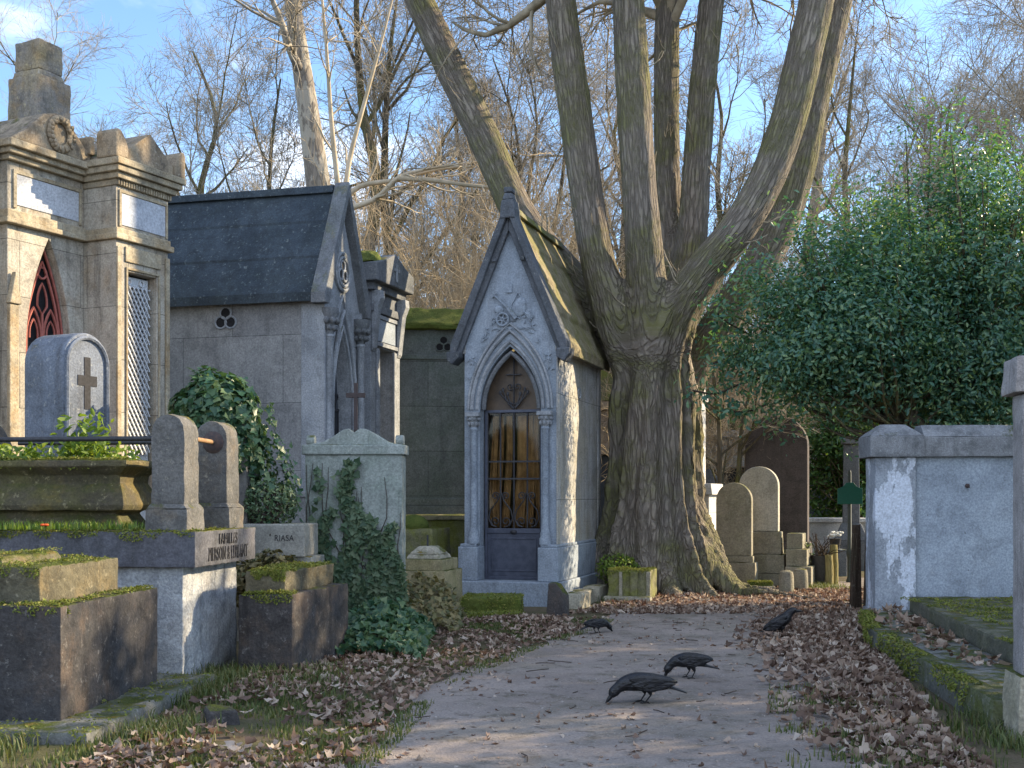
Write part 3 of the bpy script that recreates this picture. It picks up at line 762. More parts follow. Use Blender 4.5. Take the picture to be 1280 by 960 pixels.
# ------------------------------------------------------------------ pillared tomb with the trough
t = thing('pillared_tomb', 'raised plastered tomb with dark inscribed ledge, two round topped posts and iron bars', 'tomb', (-2.43, 9.2, 0), R(-7.9))
MB().box(-2.6, -.13, .07, 1.22, -.05, .955).build('plinth', M['plaster'], t, .008, rough=(.05, .012, 7), seed=6)
led = MB().box(-2.7, 0, 0, 1.33, .95, 1.225).build('ledge', M['lintel_stone'], t, .006, rough=(.05, .007, 9), seed=7)
for k, (y0, x0) in enumerate(((.06, -.42), (.94, -.42))):
    prof = [(x0+.03, 1.43), (x0+.03, 1.99)]
    for i in range(9):
        a = math.pi*(1-i/8); prof.append((x0+.03+.135*(1+math.cos(a)), 1.99+.15*math.sin(a)))
    prof += [(x0+.30, 1.43)]
    pb = MB().prism(prof, y0+.02, y0+.30)
    pb.box(x0-.01, x0+.335, y0-.01, y0+.33, 1.22, 1.40, .0, .0).box(x0-.01, x0+.335, y0-.01, y0+.33, 1.40, 1.44, .035, .025)
    o = pb.build('post', M['pillar_stone'], t, .009, rough=(.045, .008, 10), seed=8+k)
    if k: o['label'] = 'round topped rear post with a rusty stain round the bar'
b = MB().tube([(-.38, .24, 1.955), (-3.2, .24, 1.955)], .021, 8); b.build('bar', M['iron'], t, smooth=True)
b = MB().tube([(-.38, 1.12, 1.965), (-2.1, 1.12, 1.965)], .02, 8); b.build('bar', M['iron'], t, smooth=True)
b = MB().tube([(-.24, .30, 1.97), (-.24, 1.0, 1.955)], .02, 8); o = b.build('bar', M['rust_bar'], t, smooth=True); o['label'] = 'pale rusty brown bar between the two posts'
b = MB().lathe([(.095, 0), (.08, .012), (.03, .02)], 0, 0, 14); o = b.build('bar_socket', M['rust'], t, smooth=True); o.location = (-.24, .955, 1.955); o.rotation_euler = (R(90), 0, 0)
rz = R(90)
text_mesh('inscription', 'FAMILLES', .125, M['engraved'], t, (.004, .68, 1.112), (R(90), 0, rz), .003, .72, 1.1)
text_mesh('inscription', 'PIERSON & LEPLANT', .155, M['engraved'], t, (.004, .69, .985), (R(90), 0, rz), .003, .56, 1.1)

# the trough
t = thing('stone_trough', 'mossy carved stone trough full of weeds standing on the dark ledge', 'planter', (-3.12, 9.62, 1.228), R(-7.9))
def loft_rect(prof, L, D, inset):  # prof: (offset outwards, z)
    mb = MB(); vs = []
    for o_, z in prof: vs += [(-L-o_, -o_, z), (o_, -o_, z), (o_, D+o_, z), (-L-o_, D+o_, z)]
    n = len(prof); fs = []
    for i in range(n-1):
        for k in range(4): fs.append((i*4+k, i*4+(k+1) % 4, i*4+4+(k+1) % 4, i*4+4+k))
    fs.append((3,2,1,0)); fs.append(tuple(range((n-1)*4, n*4)))
    return mb.add(vs, fs)
prof = [(.0, 0), (-.06, .06), (-.10, .13), (-.07, .15), (.0, .155), (.02, .20), (-.01, .30), (-.05, .38), (-.04, .44), (.03, .49), (.06, .51), (.06, .56), (.02, .565), (-.06, .555)]
loft_rect(prof, 1.7, .62, 0).build('basin', M['trough_stone'], t, .012, rough=(.05, .008, 6), seed=12)
rg = np.random.default_rng(4)
def weeds(name, label, cx, cy, z, L, D, n, h, parent=None, mat='weed', cat='weeds'):
    pts = []; nr = []
    for i in range(n):
        x, y = cx+rg.uniform(-L, L), cy+rg.uniform(-D, D); hh = h*rg.uniform(.3, 1.15)
        for j in range(6):
            a = rg.uniform(0, 6.28); s = rg.uniform(.01, .06)
            pts.append((x+math.cos(a)*s, y+math.sin(a)*s, z+hh*j/6)); nr.append((math.cos(a)*.6, math.sin(a)*.6, .7))
    o = leaf_cloud(name, rg, np.array(pts), np.array(nr), .075, M[mat], parent, LEAF2, .5)
    return tag(o, label, cat, kind='stuff')
weeds('weeds', 'bright green weeds growing in the stone trough', -3.9, 10.05, 1.76, .78, .24, 150, .17)
weeds('weeds', 'taller weeds rising by the round topped blue stone', -3.55, 10.0, 1.78, .16, .16, 60, .42)
pts = np.c_[rg.uniform(-4.6, -2.9, 900), rg.uniform(9.28, 9.55, 900), np.full(900, 1.24)]
grass_mesh('grass', rg, pts, .07, M['weed'], 'moss and short grass along the dark ledge', .005, .6)
fl = thing('orange_flower', 'small orange flower on the mossy ledge', 'flower', (-3.63, 9.32, 1.235))
MB().tube([(0,0,0),(.005,0,.03)], .003, 4).build('stem', M['grass'], fl)
pb = MB()
for k in range(7):
    a = k*.9; pb.blob((.018*math.cos(a), .018*math.sin(a), .04), (.016, .016, .010), 6, 4)
pb.build('petals', M['orange'], fl, smooth=True)

# ------------------------------------------------------------------ round topped blue stone with cross
u = Vector((.431, .902, 0)); rzE = math.atan2(.902, .431)
t = thing('round_headstone', 'thick round topped blue grey headstone with a cut out cross behind the trough', 'gravestone', (-4.3, 11.5, 0), rzE)
def rarch(W, zt, x0=0, z0=0, n=16):
    r = W/2
    return [(x0, z0), (x0, zt-r)]+[(x0+r-r*math.cos(math.pi*i/n), zt-r+r*math.sin(math.pi*i/n)) for i in range(1, n)]+[(x0+W, zt-r), (x0+W, z0)]
MB().prism(rarch(.6, 3.1, 0, 0), 0, .52).build('stone', M['arch_stone'], t, .02, seg=2)
rim = [(x, -.012, z) for x, z in rarch(.52, 3.05, .04, .5)]
MB().tube(rim, .022, 6).build('rim', M['arch_stone'], t, smooth=True)
cb = MB(); cb.box(.265, .345, -.006, .02, 2.35, 2.86); cb.box(.18, .43, -.0061, .0201, 2.58, 2.68)
cb.build('cross', M['engraved'], t)
t = thing('worn_headstone', 'worn grey shoulder of a small headstone at the left edge', 'gravestone', (-4.95, 11.3, 0), rzE)
MB().prism(rarch(.62, 2.22, -.3, 0), 0, .22).build('stone', M['pillar_stone'], t, .03, rough=(.07, .02, 5), seed=15)
MB().box(-.4, .42, -.08, .3, 0, .5).build('base', M['pillar_stone'], t, .02, rough=(.08, .015, 4), seed=16)

# ------------------------------------------------------------------ sunlit chapels on the left
def dentils(mb, x0, x1, y0, y1, z0, z1, n):
    w = (x1-x0)/n
    for i in range(n): mb.box(x0+i*w+w*.2, x0+i*w+w*.8, y0, y1, z0, z1)
O2 = (-4.62, 14.0, 0)
t = thing('lattice_door_chapel', 'narrow sunlit stone chapel with a lattice door and white frieze panel', 'chapel', O2, rzE)
W = .88
wb = MB().box(0, .2, 0, .8, 0, 4.5).box(.68, W, 0, .8, 0, 4.5).box(.2, .68, .0, .8, 4.15, 4.5).box(.2, .68, .35, .8, 0, 4.15)
wb.build('wall', M['warm_stone'], t, .008)
fb = MB()
for x0, x1 in ((-.004, .06), (.82, .884)): fb.box(x0, x1, -.03, -.002, .3, 4.42)
fb.box(.15, .18, -.02, -.002, .3, 4.2).box(.70, .73, -.02, -.002, .3, 4.2).box(.15, .73, -.021, -.003, 4.17, 4.2)
fb.box(.14, .74, -.022, -.003, 4.26, 4.44)
fb.box(-.03, W+.03, -.05, .8, 0, .35)
fb.build('pilaster_trim', M['warm_trim'], t, .006)
cb = MB(); cb.box(-.05, W+.05, -.06, .82, 4.5, 4.57); cb.box(-.02, W+.02, -.03, .81, 4.56, 4.64)
cb.build('string_course', M['warm_trim'], t, .012)
ab = MB().box(0, W, 0, .8, 4.64, 5.13); ab.build('attic', M['warm_stone'], t, .006)
pn = MB().box(.08, W-.06, -.012, .01, 4.68, 5.05).build('frieze_panel', M['pale_panel'], t, .004)
fb = MB().box(.04, W-.02, -.02, -.001, 5.055, 5.09).box(.04, .075, -.02, -.001, 4.66, 5.055).box(W-.055, W-.02, -.02, -.001, 4.66, 5.055)
fb.build('panel_frame', M['warm_trim'], t, .004)
cb = MB(); dentils(cb, -.02, W+.02, -.05, .0, 5.13, 5.2, 22); cb.box(-.02, W+.02, -.03, .8, 5.13, 5.2)
cb.box(-.06, W+.06, -.09, .82, 5.2, 5.27); cb.box(-.11, W+.11, -.14, .84, 5.27, 5.34); cb.box(-.14, W+.14, -.17, .86, 5.34, 5.42)
cb.build('cornice', M['warm_trim'], t, .01)
pb = MB().prism([(-.10, 5.42), (W/2, 5.83), (W+.10, 5.42)], -.12, .84); pb.build('pediment', M['pediment_stone'], t, .012)
for x0 in (-.15, W-.05):
    q = [(0, 5.42), (0, 5.70), (.03, 5.75), (.09, 5.73), (.15, 5.66), (.2, 5.55), (.2, 5.42)] if x0 < 0 else [(0, 5.42), (0, 5.55), (.05, 5.66), (.11, 5.73), (.17, 5.75), (.2, 5.70), (.2, 5.42)]
    prof = [(x0+p_[0], p_[1]) for p_ in q]
    MB().prism(prof, -.15, .16).build('acroterion', M['pediment_stone'], t, .02)
d = MB().box(.2, .68, .16, .2, .3, 4.15).build('door', M['void'], t)
gb = MB()
x0, x1, z0, z1 = .23, .62, 2.0, 4.0
st = .068
for sgn in (1, -1):
    for k in range(-40, 60):
        # lines z = z0 + sgn*1.6*(x-x0) + k*st*1.6
        a = []
        for xx in (x0, x1):
            a.append((xx, z0+sgn*1.6*(xx-x0)+k*st*1.6))
        (xa, za), (xb, zb) = a
        if max(za, zb) < z0 or min(za, zb) > z1: continue
        def cl(xa, za, xb, zb):
            t0, t1 = 0, 1
            dz = zb-za
            for lim, s in ((z0, 1), (z1, -1)):
                pa = (za-lim)*s; pb_ = (zb-lim)*s
                if pa < 0 and pb_ < 0: return None
                if pa < 0: t0 = max(t0, pa/(pa-pb_))
                elif pb_ < 0: t1 = min(t1, pa/(pa-pb_))
            return (xa+(xb-xa)*t0, za+dz*t0, xa+(xb-xa)*t1, za+dz*t1) if t1 > t0 else None
        c = cl(xa, za, xb, zb)
        if c: gb.tube([(c[0], .07+.010*sgn, c[1]), (c[2], .07+.010*sgn, c[3])], .0115, 4)
gb.build('lattice', M['grille_grey'], d)
fr = MB().box(.2, .235, .11, .17, .3, 4.12).box(.615, .65, .11, .17, .3, 4.12).box(.235, .615, .11, .17, 4.0, 4.12).box(.235, .615, .11, .15, .3, 2.0)
fr.ring((.32, .10, 4.06), .035, .012).ring((.53, .10, 4.06), .035, .012)
fr.build('door_frame', M['grille_grey'], d, .005)
h = MB().lathe([(.012, 0), (.012, .04), (.035, .05), (.04, .07), (.02, .085)], 0, 0, 12).build('handle', M['iron'], d, smooth=True)
h.location = (.27, .11, 1.86); h.rotation_euler = (R(90), 0, 0)

t = thing('wreath_gable_chapel', 'sunlit gothic chapel with red tracery door, wreath gable and stone block on its roof', 'chapel', O2, rzE)
# local frame shared with its neighbour: this front stands .5 further back, x from -1.15 to 0
def shift(poly, dx, dz=0): return [(x+dx, z+dz) for x, z in poly]
cx = -.53; yf = .5
wp = [(-1.12, 0), (-1.12, 4.5), (-.002, 4.5), (-.002, 0), (cx+.33, 0)]+arch_pts(.33, 1.35, 10, cx, 3.1)+[(cx-.33, 0)]
MB().prism(wp, yf, yf+.4).build('wall', M['warm_stone'], t, .008)
sb = MB().box(-1.12, -.002, yf+.404, 2.4, 0, 4.5); sb.build('body', M['warm_stone'], t)
gb = MB().box(-1.13, -1.0, yf-.05, yf-.002, 0, 3.62).prism([(-1.15, 3.62), (-1.065, 3.98), (-.98, 3.62)], yf-.075, yf-.003); gb.build('buttress', M['warm_trim'], t, .012)
cb = MB(); cb.box(-1.2, -.003, yf-.09, 2.4, 4.5, 4.56); cb.box(-1.16, -.004, yf-.05, 2.4, 4.56, 4.66); cb.build('string_course', M['warm_trim'], t, .012)
ab = MB().box(-1.12, -.003, yf, 2.38, 4.66, 5.2); ab.build('attic', M['warm_stone'], t, .006)
MB().box(-1.0, -.09, yf-.012, yf+.01, 4.73, 5.07).build('frieze_panel', M['pale_panel'], t, .004)
fb = MB().box(-1.05, -.05, yf-.022, yf-.001, 5.075, 5.12).box(-1.05, -1.005, yf-.022, yf-.001, 4.69, 5.075).box(-.085, -.05, yf-.022, yf-.001, 4.69, 5.075)
fb.build('panel_frame', M['warm_trim'], t, .004)
cb = MB(); cb.box(-1.16, -.003, yf-.07, 2.4, 5.2, 5.26); cb.box(-1.2, -.003, yf-.13, 2.4, 5.26, 5.32); cb.box(-1.24, -.003, yf-.19, 2.4, 5.32, 5.40)
cb.build('cornice', M['warm_trim'], t, .01)
gp = [(-1.22, 5.40), (-1.0, 5.55), (-.74, 5.80), (-.55, 5.86), (-.36, 5.80), (-.10, 5.55), (-.004, 5.50), (-.004, 5.40)]
MB().prism(gp, yf-.15, 2.4).build('gable', M['pediment_stone'], t, .025, seg=3)
wr = MB()
for k in range(22):
    a = 2*math.pi*k/22
    wr.blob((-.52+.15*math.cos(a), yf-.17, 5.62+.17*math.sin(a)), (.05, .035, .05), 6, 5)
    wr.blob((-.52+.15*math.cos(a+.1)+.03*math.cos(3*k), yf-.20, 5.62+.17*math.sin(a+.1)), (.03, .025, .03), 5, 4)
wr.build('wreath', M['pediment_stone'], t, smooth=True)
MB().box(-.10, -.01, yf-.2, yf+.1, 5.50, 5.72, .01, .01).build('acroterion', M['pediment_stone'], t, .02)
tb = MB().box(-.33, .17, .88, 1.38, 5.6, 6.47).box(-.31, .11, .9, 1.34, 6.47, 6.55, .025, .02).box(-.285, .085, .92, 1.32, 6.55, 6.9)
tb.build('roof_block', M['tower_stone'], t, .02, rough=(.07, .012, 5), seed=18)
d = MB().prism([(cx+.36, 0)]+arch_pts(.36, 1.4, 10, cx, 3.1)+[(cx-.36, 0)], yf+.15, yf+.20).build('door', M['void'], t)
rb = MB(); yd = yf+.11
for sc_ in (.31, .265):
    rb.tube([(x, yd, z) for x, z in [(cx+sc_, .3)]+arch_pts(sc_, sc_*4.1, 10, cx, 3.1)+[(cx-sc_, .3)]], .018, 5)
rb.box(cx-.3, cx+.3, yd-.02, yd+.02, 3.02, 3.12).box(cx-.3, cx+.3, yd-.02, yd+.02, 2.80, 2.9)
for s in (-.125, .125):
    rb.tube([(x, yd, z) for x, z in [(cx+s+.11, 3.1)]+arch_pts(.11, .35, 6, cx+s, 3.3)+[(cx+s-.11, 3.1)]], .017, 5)
    rb.tube([(x, yd, z) for x, z in [(cx+s+.06, 3.3)]+arch_pts(.06, .16, 5, cx+s, 3.36)+[(cx+s-.06, 3.3)]], .012, 5)
    rb.blob((cx+s, yd, 3.16), (.045, .02, .06), 6, 5)
rb.tube([(x, yd, z) for x, z in [(cx+.07, 3.68)]+arch_pts(.07, .22, 5, cx, 3.72)+[(cx-.07, 3.68), (cx, 3.58), (cx+.07, 3.68)]], .014, 5)
rb.ring((cx, yd, 4.06), .065, .014, n=14, k=5)
rb.tube([(cx, yd, 3.12), (cx, yd, 3.6)], .018, 5)
for k in range(9): 
    rb.tube([(cx-.27+k*.0675, yd, 2.8), (cx-.27+k*.0675, yd, 1.4)], .008, 4)
for k in range(24):
    for j in range(5): rb.ring((cx-.22+j*.11, yd, 1.5+k*.055), .03, .008, n=7, k=3)
rb.build('tracery', M['red_paint'], d)

t = thing('gabled_chapel', 'chapel cut by the left edge with a steep stone gable and a moulded arch', 'chapel', O2, rzE)
wp = [(-3.0, 0), (-3.0, 5.0), (-1.30, 5.0), (-1.30, 0), (-1.72, 0)]+arch_pts(.42, 1.0, 8, -2.14, 2.6)+[(-2.56, 0)]
MB().prism(wp, .75, 1.1).build('wall', M['warm_stone'], t, .01)
MB().box(-3.0, -1.26, 1.104, 3, 0, 5.0).build('body', M['warm_stone'], t)
for q, rr in enumerate((.44, .52)):
    MB().tube([(x, .74, z) for x, z in [(-2.14+rr, .2)]+arch_pts(rr, rr*2.3, 10, -2.14, 2.6)+[(-2.14-rr, .2)]], .03, 6).build('arch_moulding', M['grey_trim'], t, smooth=True)
MB().prism([(-1.72, 0)]+arch_pts(.42, 1.0, 8, -2.14, 2.6)+[(-2.56, 0)], .98, 1.02).build('door', M['dark_door'], t)
cb = MB(); cb.box(-3.1, -1.27, .66, 3, 5.0, 5.12); cb.box(-3.1, -1.2, .55, 3, 5.12, 5.26); cb.build('cornice', M['warm_trim'], t, .015)
MB().prism([(-3.0, 5.26), (-2.1, 6.05), (-1.2, 5.26)], .5, 3).build('gable', M['pediment_stone'], t, .02)
kb = MB().lathe([(.05, 5.2), (.08, 5.3), (.075, 5.5), (.06, 5.62), (.03, 5.66)], -1.22, .62, 10); kb.build('finial', M['pediment_stone'], t, smooth=True)

# ------------------------------------------------------------------ black roofed chapel
e3x = Vector((.25, .97, 0)).normalized(); rz3 = math.atan2(e3x.y, e3x.x)
t = thing('black_roof_chapel', 'grey gothic chapel with a steep blackened slab roof and a trefoil in its side wall', 'chapel', (-2.28, 16.71, 0), rz3)
W3 = 1.34; ev = 4.18; ap = 5.62; L3 = 3.2
MB().prism(gable_poly(W3, ev+.1, ap-.05, .34, 2.75, 1.05), .10, .38).build('front_wall', M['grey_trim'], t, .008)
MB().box(-W3/2, W3/2, .384, L3, 0, ev).build('side_wall', M['grey_wall'], t)
sb = MB().box(-W3/2-.012, W3/2+.012, .09, .42, .0, ev-.02) if False else MB().box(-W3/2-.015, -W3/2+.05, .06, .40, 0, ev-.04).box(W3/2-.05, W3/2+.015, .06, .40, 0, ev-.04)
sb.build('quoin', M['grey_trim'], t, .006)
pb = MB().box(-W3/2-.09, W3/2+.09, .03, L3+.06, 0, .5).box(-W3/2-.05, W3/2+.05, .05, L3+.05, .5, 1.48).box(-W3/2-.07, W3/2+.07, .04, L3+.055, 1.48, 1.56)
pb.build('plinth', M['grey_wall'], t, .012)
# roof in three overlapping courses each side
rbm = MB(); hw = W3/2+.15; z_e = ev-.06; nC = 3
for s in (-1, 1):
    for k in range(nC):
        f0, f1 = k/nC, (k+1)/nC
        def pt(f, o): return (s*hw*(1-f), z_e+(ap+.12-z_e)*f+o)
        a0 = pt(f0, .10); a1 = pt(f1+.005, .065); b1 = pt(f1, -.03); b0 = pt(f0, -.03)
        rbm.prism([a0, a1, b1, b0], .20 if k else .20, L3+.1)
rbm.box(-.10, .10, .2, L3+.1, ap+.10, ap+.21, .03, 0)
rbm.build('roof', M['black_roof'], t, .012)
cop = MB()
for s in (-1, 1):
    cop.prism([(s*(hw+.02), z_e-.05), (s*(hw+.02), z_e+.09), (0, ap+.26), (0, ap+.05), (s*(hw-.12), z_e-.05)], -.02, .196)
cop.build('gable_coping', M['dark_trim'], t, .012)
mo = MB()
for rr, y in ((.36, .08), (.43, .06), (.5, .085)):
    mo.tube([(x, y, z) for x, z in [(rr, 1.5)]+arch_pts(rr, 1.05*rr/.34, 10, 0, 2.75)+[(-rr, 1.5)]], .025, 6)
mo.build('arch_moulding', M['grey_trim'], t, smooth=True)
ro = MB().ring((0, .08, 4.62), .26, .03).ring((0, .07, 4.62), .20, .025); 
for a in (90, 210, 330): ro.ring((.085*math.cos(R(a)), .08, 4.62+.085*math.sin(R(a))), .075, .018, n=14)
rose = ro.build('rose_window', M['grey_trim'], t, smooth=True)
vb = MB()
for a in (90, 210, 330): vb.disc((.085*math.cos(R(a)), 4.62+.085*math.sin(R(a))), .07, .092, .12+.001*a/100)
vb.build('glass', M['void'], rose)
for x in (-.57, .57):
    c = MB().lathe([(.085, 1.56), (.085, 1.66), (.06, 1.7), (.055, 3.62), (.075, 3.65), (.06, 3.68)], x, .04, 12).build('column', M['grey_trim'], t, smooth=True)
    kb = MB().lathe([(.06, 3.68), (.09, 3.8), (.13, 3.93), (.14, 3.97), (.14, 4.03)], x, .04, 8)
    for k in range(8):
        a = k*math.pi/4; kb.blob((x+.11*math.cos(a), .04+.11*math.sin(a), 3.86), (.045, .045, .05), 5, 4)
        kb.blob((x+.09*math.cos(a+.4), .04+.09*math.sin(a+.4), 3.76), (.035, .035, .04), 5, 4)
    kb.build('capital', M['dark_trim'], c, smooth=True)
d = MB().prism([(.36, 0)]+arch_pts(.36, 1.1, 9, 0, 2.75)+[(-.36, 0)], .30, .34).build('door', M['dark_door'], t)
ib = MB()
for k in range(7): ib.tube([(-.3+k*.1, .28, 1.6), (-.3+k*.1, .28, 3.1-abs(k-3)*.12)], .012, 5)
for z in (2.0, 2.7): ib.box(-.33, .33, .27, .29, z, z+.03)
for k in range(6): ib.ring((-.25+k*.1, .28, 2.9), .045, .01, n=10, k=4)
ib.build('grille', M['iron'], d)
tf = MB(); x = -W3/2-.018
for a in (90, 210, 330): tf.discx((1.52+.085*math.cos(R(a)), 3.92+.085*math.sin(R(a))), .075, x+.008, x+.03)
tf.build('trefoil_opening', M['void'], t)
tf = MB()
for a in (90, 210, 330): tf.ring((x+.006, 1.52+.085*math.cos(R(a)), 3.92+.085*math.sin(R(a))), .082, .014, 'yz', 14)
tf.build('trefoil_rim', M['grey_trim'], t, smooth=True)

# ------------------------------------------------------------------ flat topped chapel
e4 = Vector((.30, .954, 0)); rz4 = math.atan2(e4.y, e4.x)
t = thing('moss_topped_chapel', 'tall narrow grey chapel with a heavy moss topped cap just right of the black roof', 'chapel', (-2.05, 18.0, 0), rz4)
W4 = 1.42
wb = MB().box(.14, .36, .14, 2.0, 0, 4.3).box(1.06, W4-.14, .14, 2.0, 0, 4.3).box(.36, 1.06, .14, 2.0, 3.78, 4.3).box(.36, 1.06, .6, 2.0, 0, 3.78)
wb.build('wall', M['grey_trim'], t, .008)
eb = MB().box(.08, W4-.08, .08, 2.04, 4.3, 4.42).box(.12, W4-.12, .12, 2.02, 4.42, 4.62).box(.06, W4-.06, .06, 2.05, 4.62, 4.74); eb.build('entablature', M['dark_trim'], t, .012)
MB().box(.36, 1.06, .124, .15, 3.88, 4.22).build('frieze_panel', M['blue_stone'], t, .006)
fb = MB().box(.30, 1.12, .10, .138, 4.22, 4.28).box(.30, 1.12, .10, .138, 3.80, 3.86); fb.build('panel_frame', M['grey_trim'], t, .006)
for x in (.22, 1.2):
    cb = MB().prism([(.13, 4.62), (-.02, 4.62), (-.03, 4.5), (.03, 4.35), (.06, 4.1), (.10, 3.75), (.13, 3.7)], x-.08, x+.08, 'x'); cb.build('console', M['grey_trim'], t, .01)
cp = MB(); cp.prism([(-.02, 4.74), (-.02, 5.02), (.3, 5.10), (W4/2, 5.26), (W4-.3, 5.10), (W4+.02, 5.02), (W4+.02, 4.74)], -.04, 2.1); cp.build('cap', M['dark_trim'], t, .02)
mb_ = MB().box(-.03, .66, .02, 2.0, 5.03, 5.23, .14, .14); mb_.build('moss_cushion', M['moss_thick'], t, .04, rough=(.05, .05, 6), seed=22)
cr = MB().box(W4/2-.03, W4/2+.03, -.06, -.042, 4.82, 5.1).box(W4/2-.1, W4/2+.1, -.0605, -.0425, 4.98, 5.03); cr.build('relief_cross', M['grey_trim'], t, .004)
for x in (.36, 1.02): MB().box(x-.05, x+.05, .10, .139, 0, 3.76).build('pilaster', M['grey_trim'], t, .008)
d = MB().box(.362, 1.058, .55, .59, 0, 3.76).build('door', M['dark_door'], t)
ib = MB()
for k in range(6): ib.tube([(.42+k*.115, .53, .4), (.42+k*.115, .53, 3.6)], .013, 5)
for z in (1.2, 2.1, 2.9): ib.box(.37, 1.05, .52, .54, z, z+.035)
for z in (2.2, 3.0): 
    for k in range(5): ib.ring((.48+k*.115, .53, z+.1), .05, .01, n=10, k=4)
ib.build('grille', M['iron'], d)
MB().box(.08, W4-.08, .08, 2.04, 0, .45).build('plinth', M['grey_trim'], t, .015)

# ------------------------------------------------------------------ low mossy roofed mausoleum behind
t = thing('mossy_mausoleum', 'grey green walled mausoleum with a thick mossy roof left of the small gothic chapel', 'mausoleum', (-2.0, 20.0, 0), R(6))
MB().box(0, 1.8, 0, 1.8, 0, 4.28).build('wall', M['green_wall'], t)
MB().box(-.03, 1.83, -.03, 1.83, 3.78, 3.86).build('string_course', M['green_wall'], t, .012); MB().box(-.06, 1.86, -.06, 1.86, 0, 1.34).box(-.04, 1.84, -.04, 1.84, 1.34, 1.46).build('plinth', M['green_wall'], t, .012)
MB().box(-.14, 1.94, -.14, 1.94, 4.28, 4.36).box(-.14, 1.94, -.14, 1.94, 4.36, 4.66, .06, .3).build('roof', M['moss_thick'], t, .02, rough=(.1, .025, 5), seed=24)
tf = MB()
for a in (90, 210, 330): tf.disc((.86+.075*math.cos(R(a)), 4.03+.075*math.sin(R(a))), .065, -.012, .01)
tf.build('trefoil_opening', M['void'], t)
tf = MB()
for a in (90, 210, 330): tf.ring((.86+.075*math.cos(R(a)), -.012, 4.03+.075*math.sin(R(a))), .07, .012, n=14)
tf.build('trefoil_rim', M['green_wall'], t, smooth=True)

# ------------------------------------------------------------------ small stepped tomb behind the pillared one
t = thing('small_stepped_tomb', 'small dark two step tomb between the pillared tomb and the ivy covered stone', 'tomb', (-1.76, 9.6, 0), R(-11.5))
MB().box(-.46, 0, 0, 1.35, -.05, .71).build('lower_block', M['dark_tomb'], t, .008, rough=(.05, .012, 8), seed=31)
MB().box(-.44, -.1, .1, 1.25, .705, .89).build('upper_block', M['tomb_top'], t, .012, rough=(.04, .014, 9), seed=32)

def moss_on(t, rects, seed, size=.022, thr=0.0):
    """ragged cushions of moss on the upper faces and over the front edges"""
    r = np.random.default_rng(seed); pts = []; nn = []
    for x0, x1, y0, y1, z, n in rects:
        x = r.uniform(x0, x1, n); y = r.uniform(y0, y1, n)
        m = nz(x, y, 3.2, seed)+.25*np.exp(-np.minimum(np.minimum(x1-x, y-y0), .3)*9)
        k = m > thr; x, y, m = x[k], y[k], m[k]; h = np.clip((m-thr)*.05, 0, .022)*r.uniform(.4, 1, len(x))
        pts.append(np.c_[x, y, z+h]); nn.append(np.tile([0, -.1, 1.], (len(x), 1)))
        ne = n//4; x = r.uniform(x0, x1, ne); dz = r.uniform(0, .07, ne)   # hanging over the front edge
        k = nz(x, x*0+y0, 3.2, seed)+.2 > thr+dz*5
        pts.append(np.c_[x, np.full(ne, y0-.006), z-dz][k]); nn.append(np.tile([0, -1, .4], (k.sum(), 1)))
    return leaf_cloud('moss', r, np.concatenate(pts), np.concatenate(nn), size, M['moss_leaf'], t, LEAF, .6)
M['moss_leaf'] = leafmat('moss_leaf', [(.07,.095,.012),(.12,.15,.02),(.17,.19,.03),(.2,.18,.06)], trans=.15, rough=.8)
th_ = {o.name: o for o in bpy.data.objects if o.parent is None}
moss_on(th_['pillared_tomb'], [(-2.7, -.02, .0, .40, 1.226, 9000), (-.45, -.02, .3, .95, 1.226, 1500)], 61)
moss_on(th_['stepped_tomb'], [(-1.9, 0, .0, .16, .832, 2500), (-.2, 0, .1, 1.5, .832, 1800), (-1.9, -.2, .14, 1.3, 1.062, 5000), (-1.8, -.5, .26, 1.1, 1.122, 3500), (-1.9, .34, -.36, 1.9, .148, 5000)], 62, thr=.08)
moss_on(th_['small_stepped_tomb'], [(-.46, 0, 0, .12, .712, 1200), (-.44, -.1, .1, 1.2, .892, 3500)], 63, thr=-.05)
moss_on(th_['stone_trough'], [(-1.75, .05, -.04, .05, .562, 2500)], 64, thr=-.05)

# ------------------------------------------------------------------ ivy headstone
t = thing('ivy_headstone', 'broad grey green headstone with scrolled top and a rusty iron cross, ivy climbing its face', 'gravestone', (-1.65, 12.5, 0), R(-2))
hwid = .51
MB().box(-hwid, hwid, 0, .28, -.05, 1.93).build('slab', M['ivy_stone'], t, .012, rough=(.08, .006, 4), seed=33)
MB().box(-hwid-.03, hwid+.03, -.03, .31, 1.93, 2.035).build('cornice', M['ivy_stone'], t, .012)
cr = [(-.50, 2.035), (-.42, 2.05), (-.33, 2.065), (-.22, 2.12), (-.12, 2.19), (-.06, 2.205), (0, 2.16), (.06, 2.205), (.12, 2.2), (.22, 2.15), (.33, 2.08), (.42, 2.05), (.50, 2.035)]
MB().prism(cr, .02, .24).build('crest', M['ivy_stone'], t, .02, seg=3)
for x in (-.47, .47):
    MB().discx((.13, 2.085), .055, x-.045, x+.045, 14).build('scroll', M['ivy_stone'], t, .012)
c = MB(); c.box(-.018, .018, .115, .145, 2.15, 2.69).box(-.10, .10, .1145, .1455, 2.535, 2.585); c.build('cross', M['cross_rust'], t, .004)
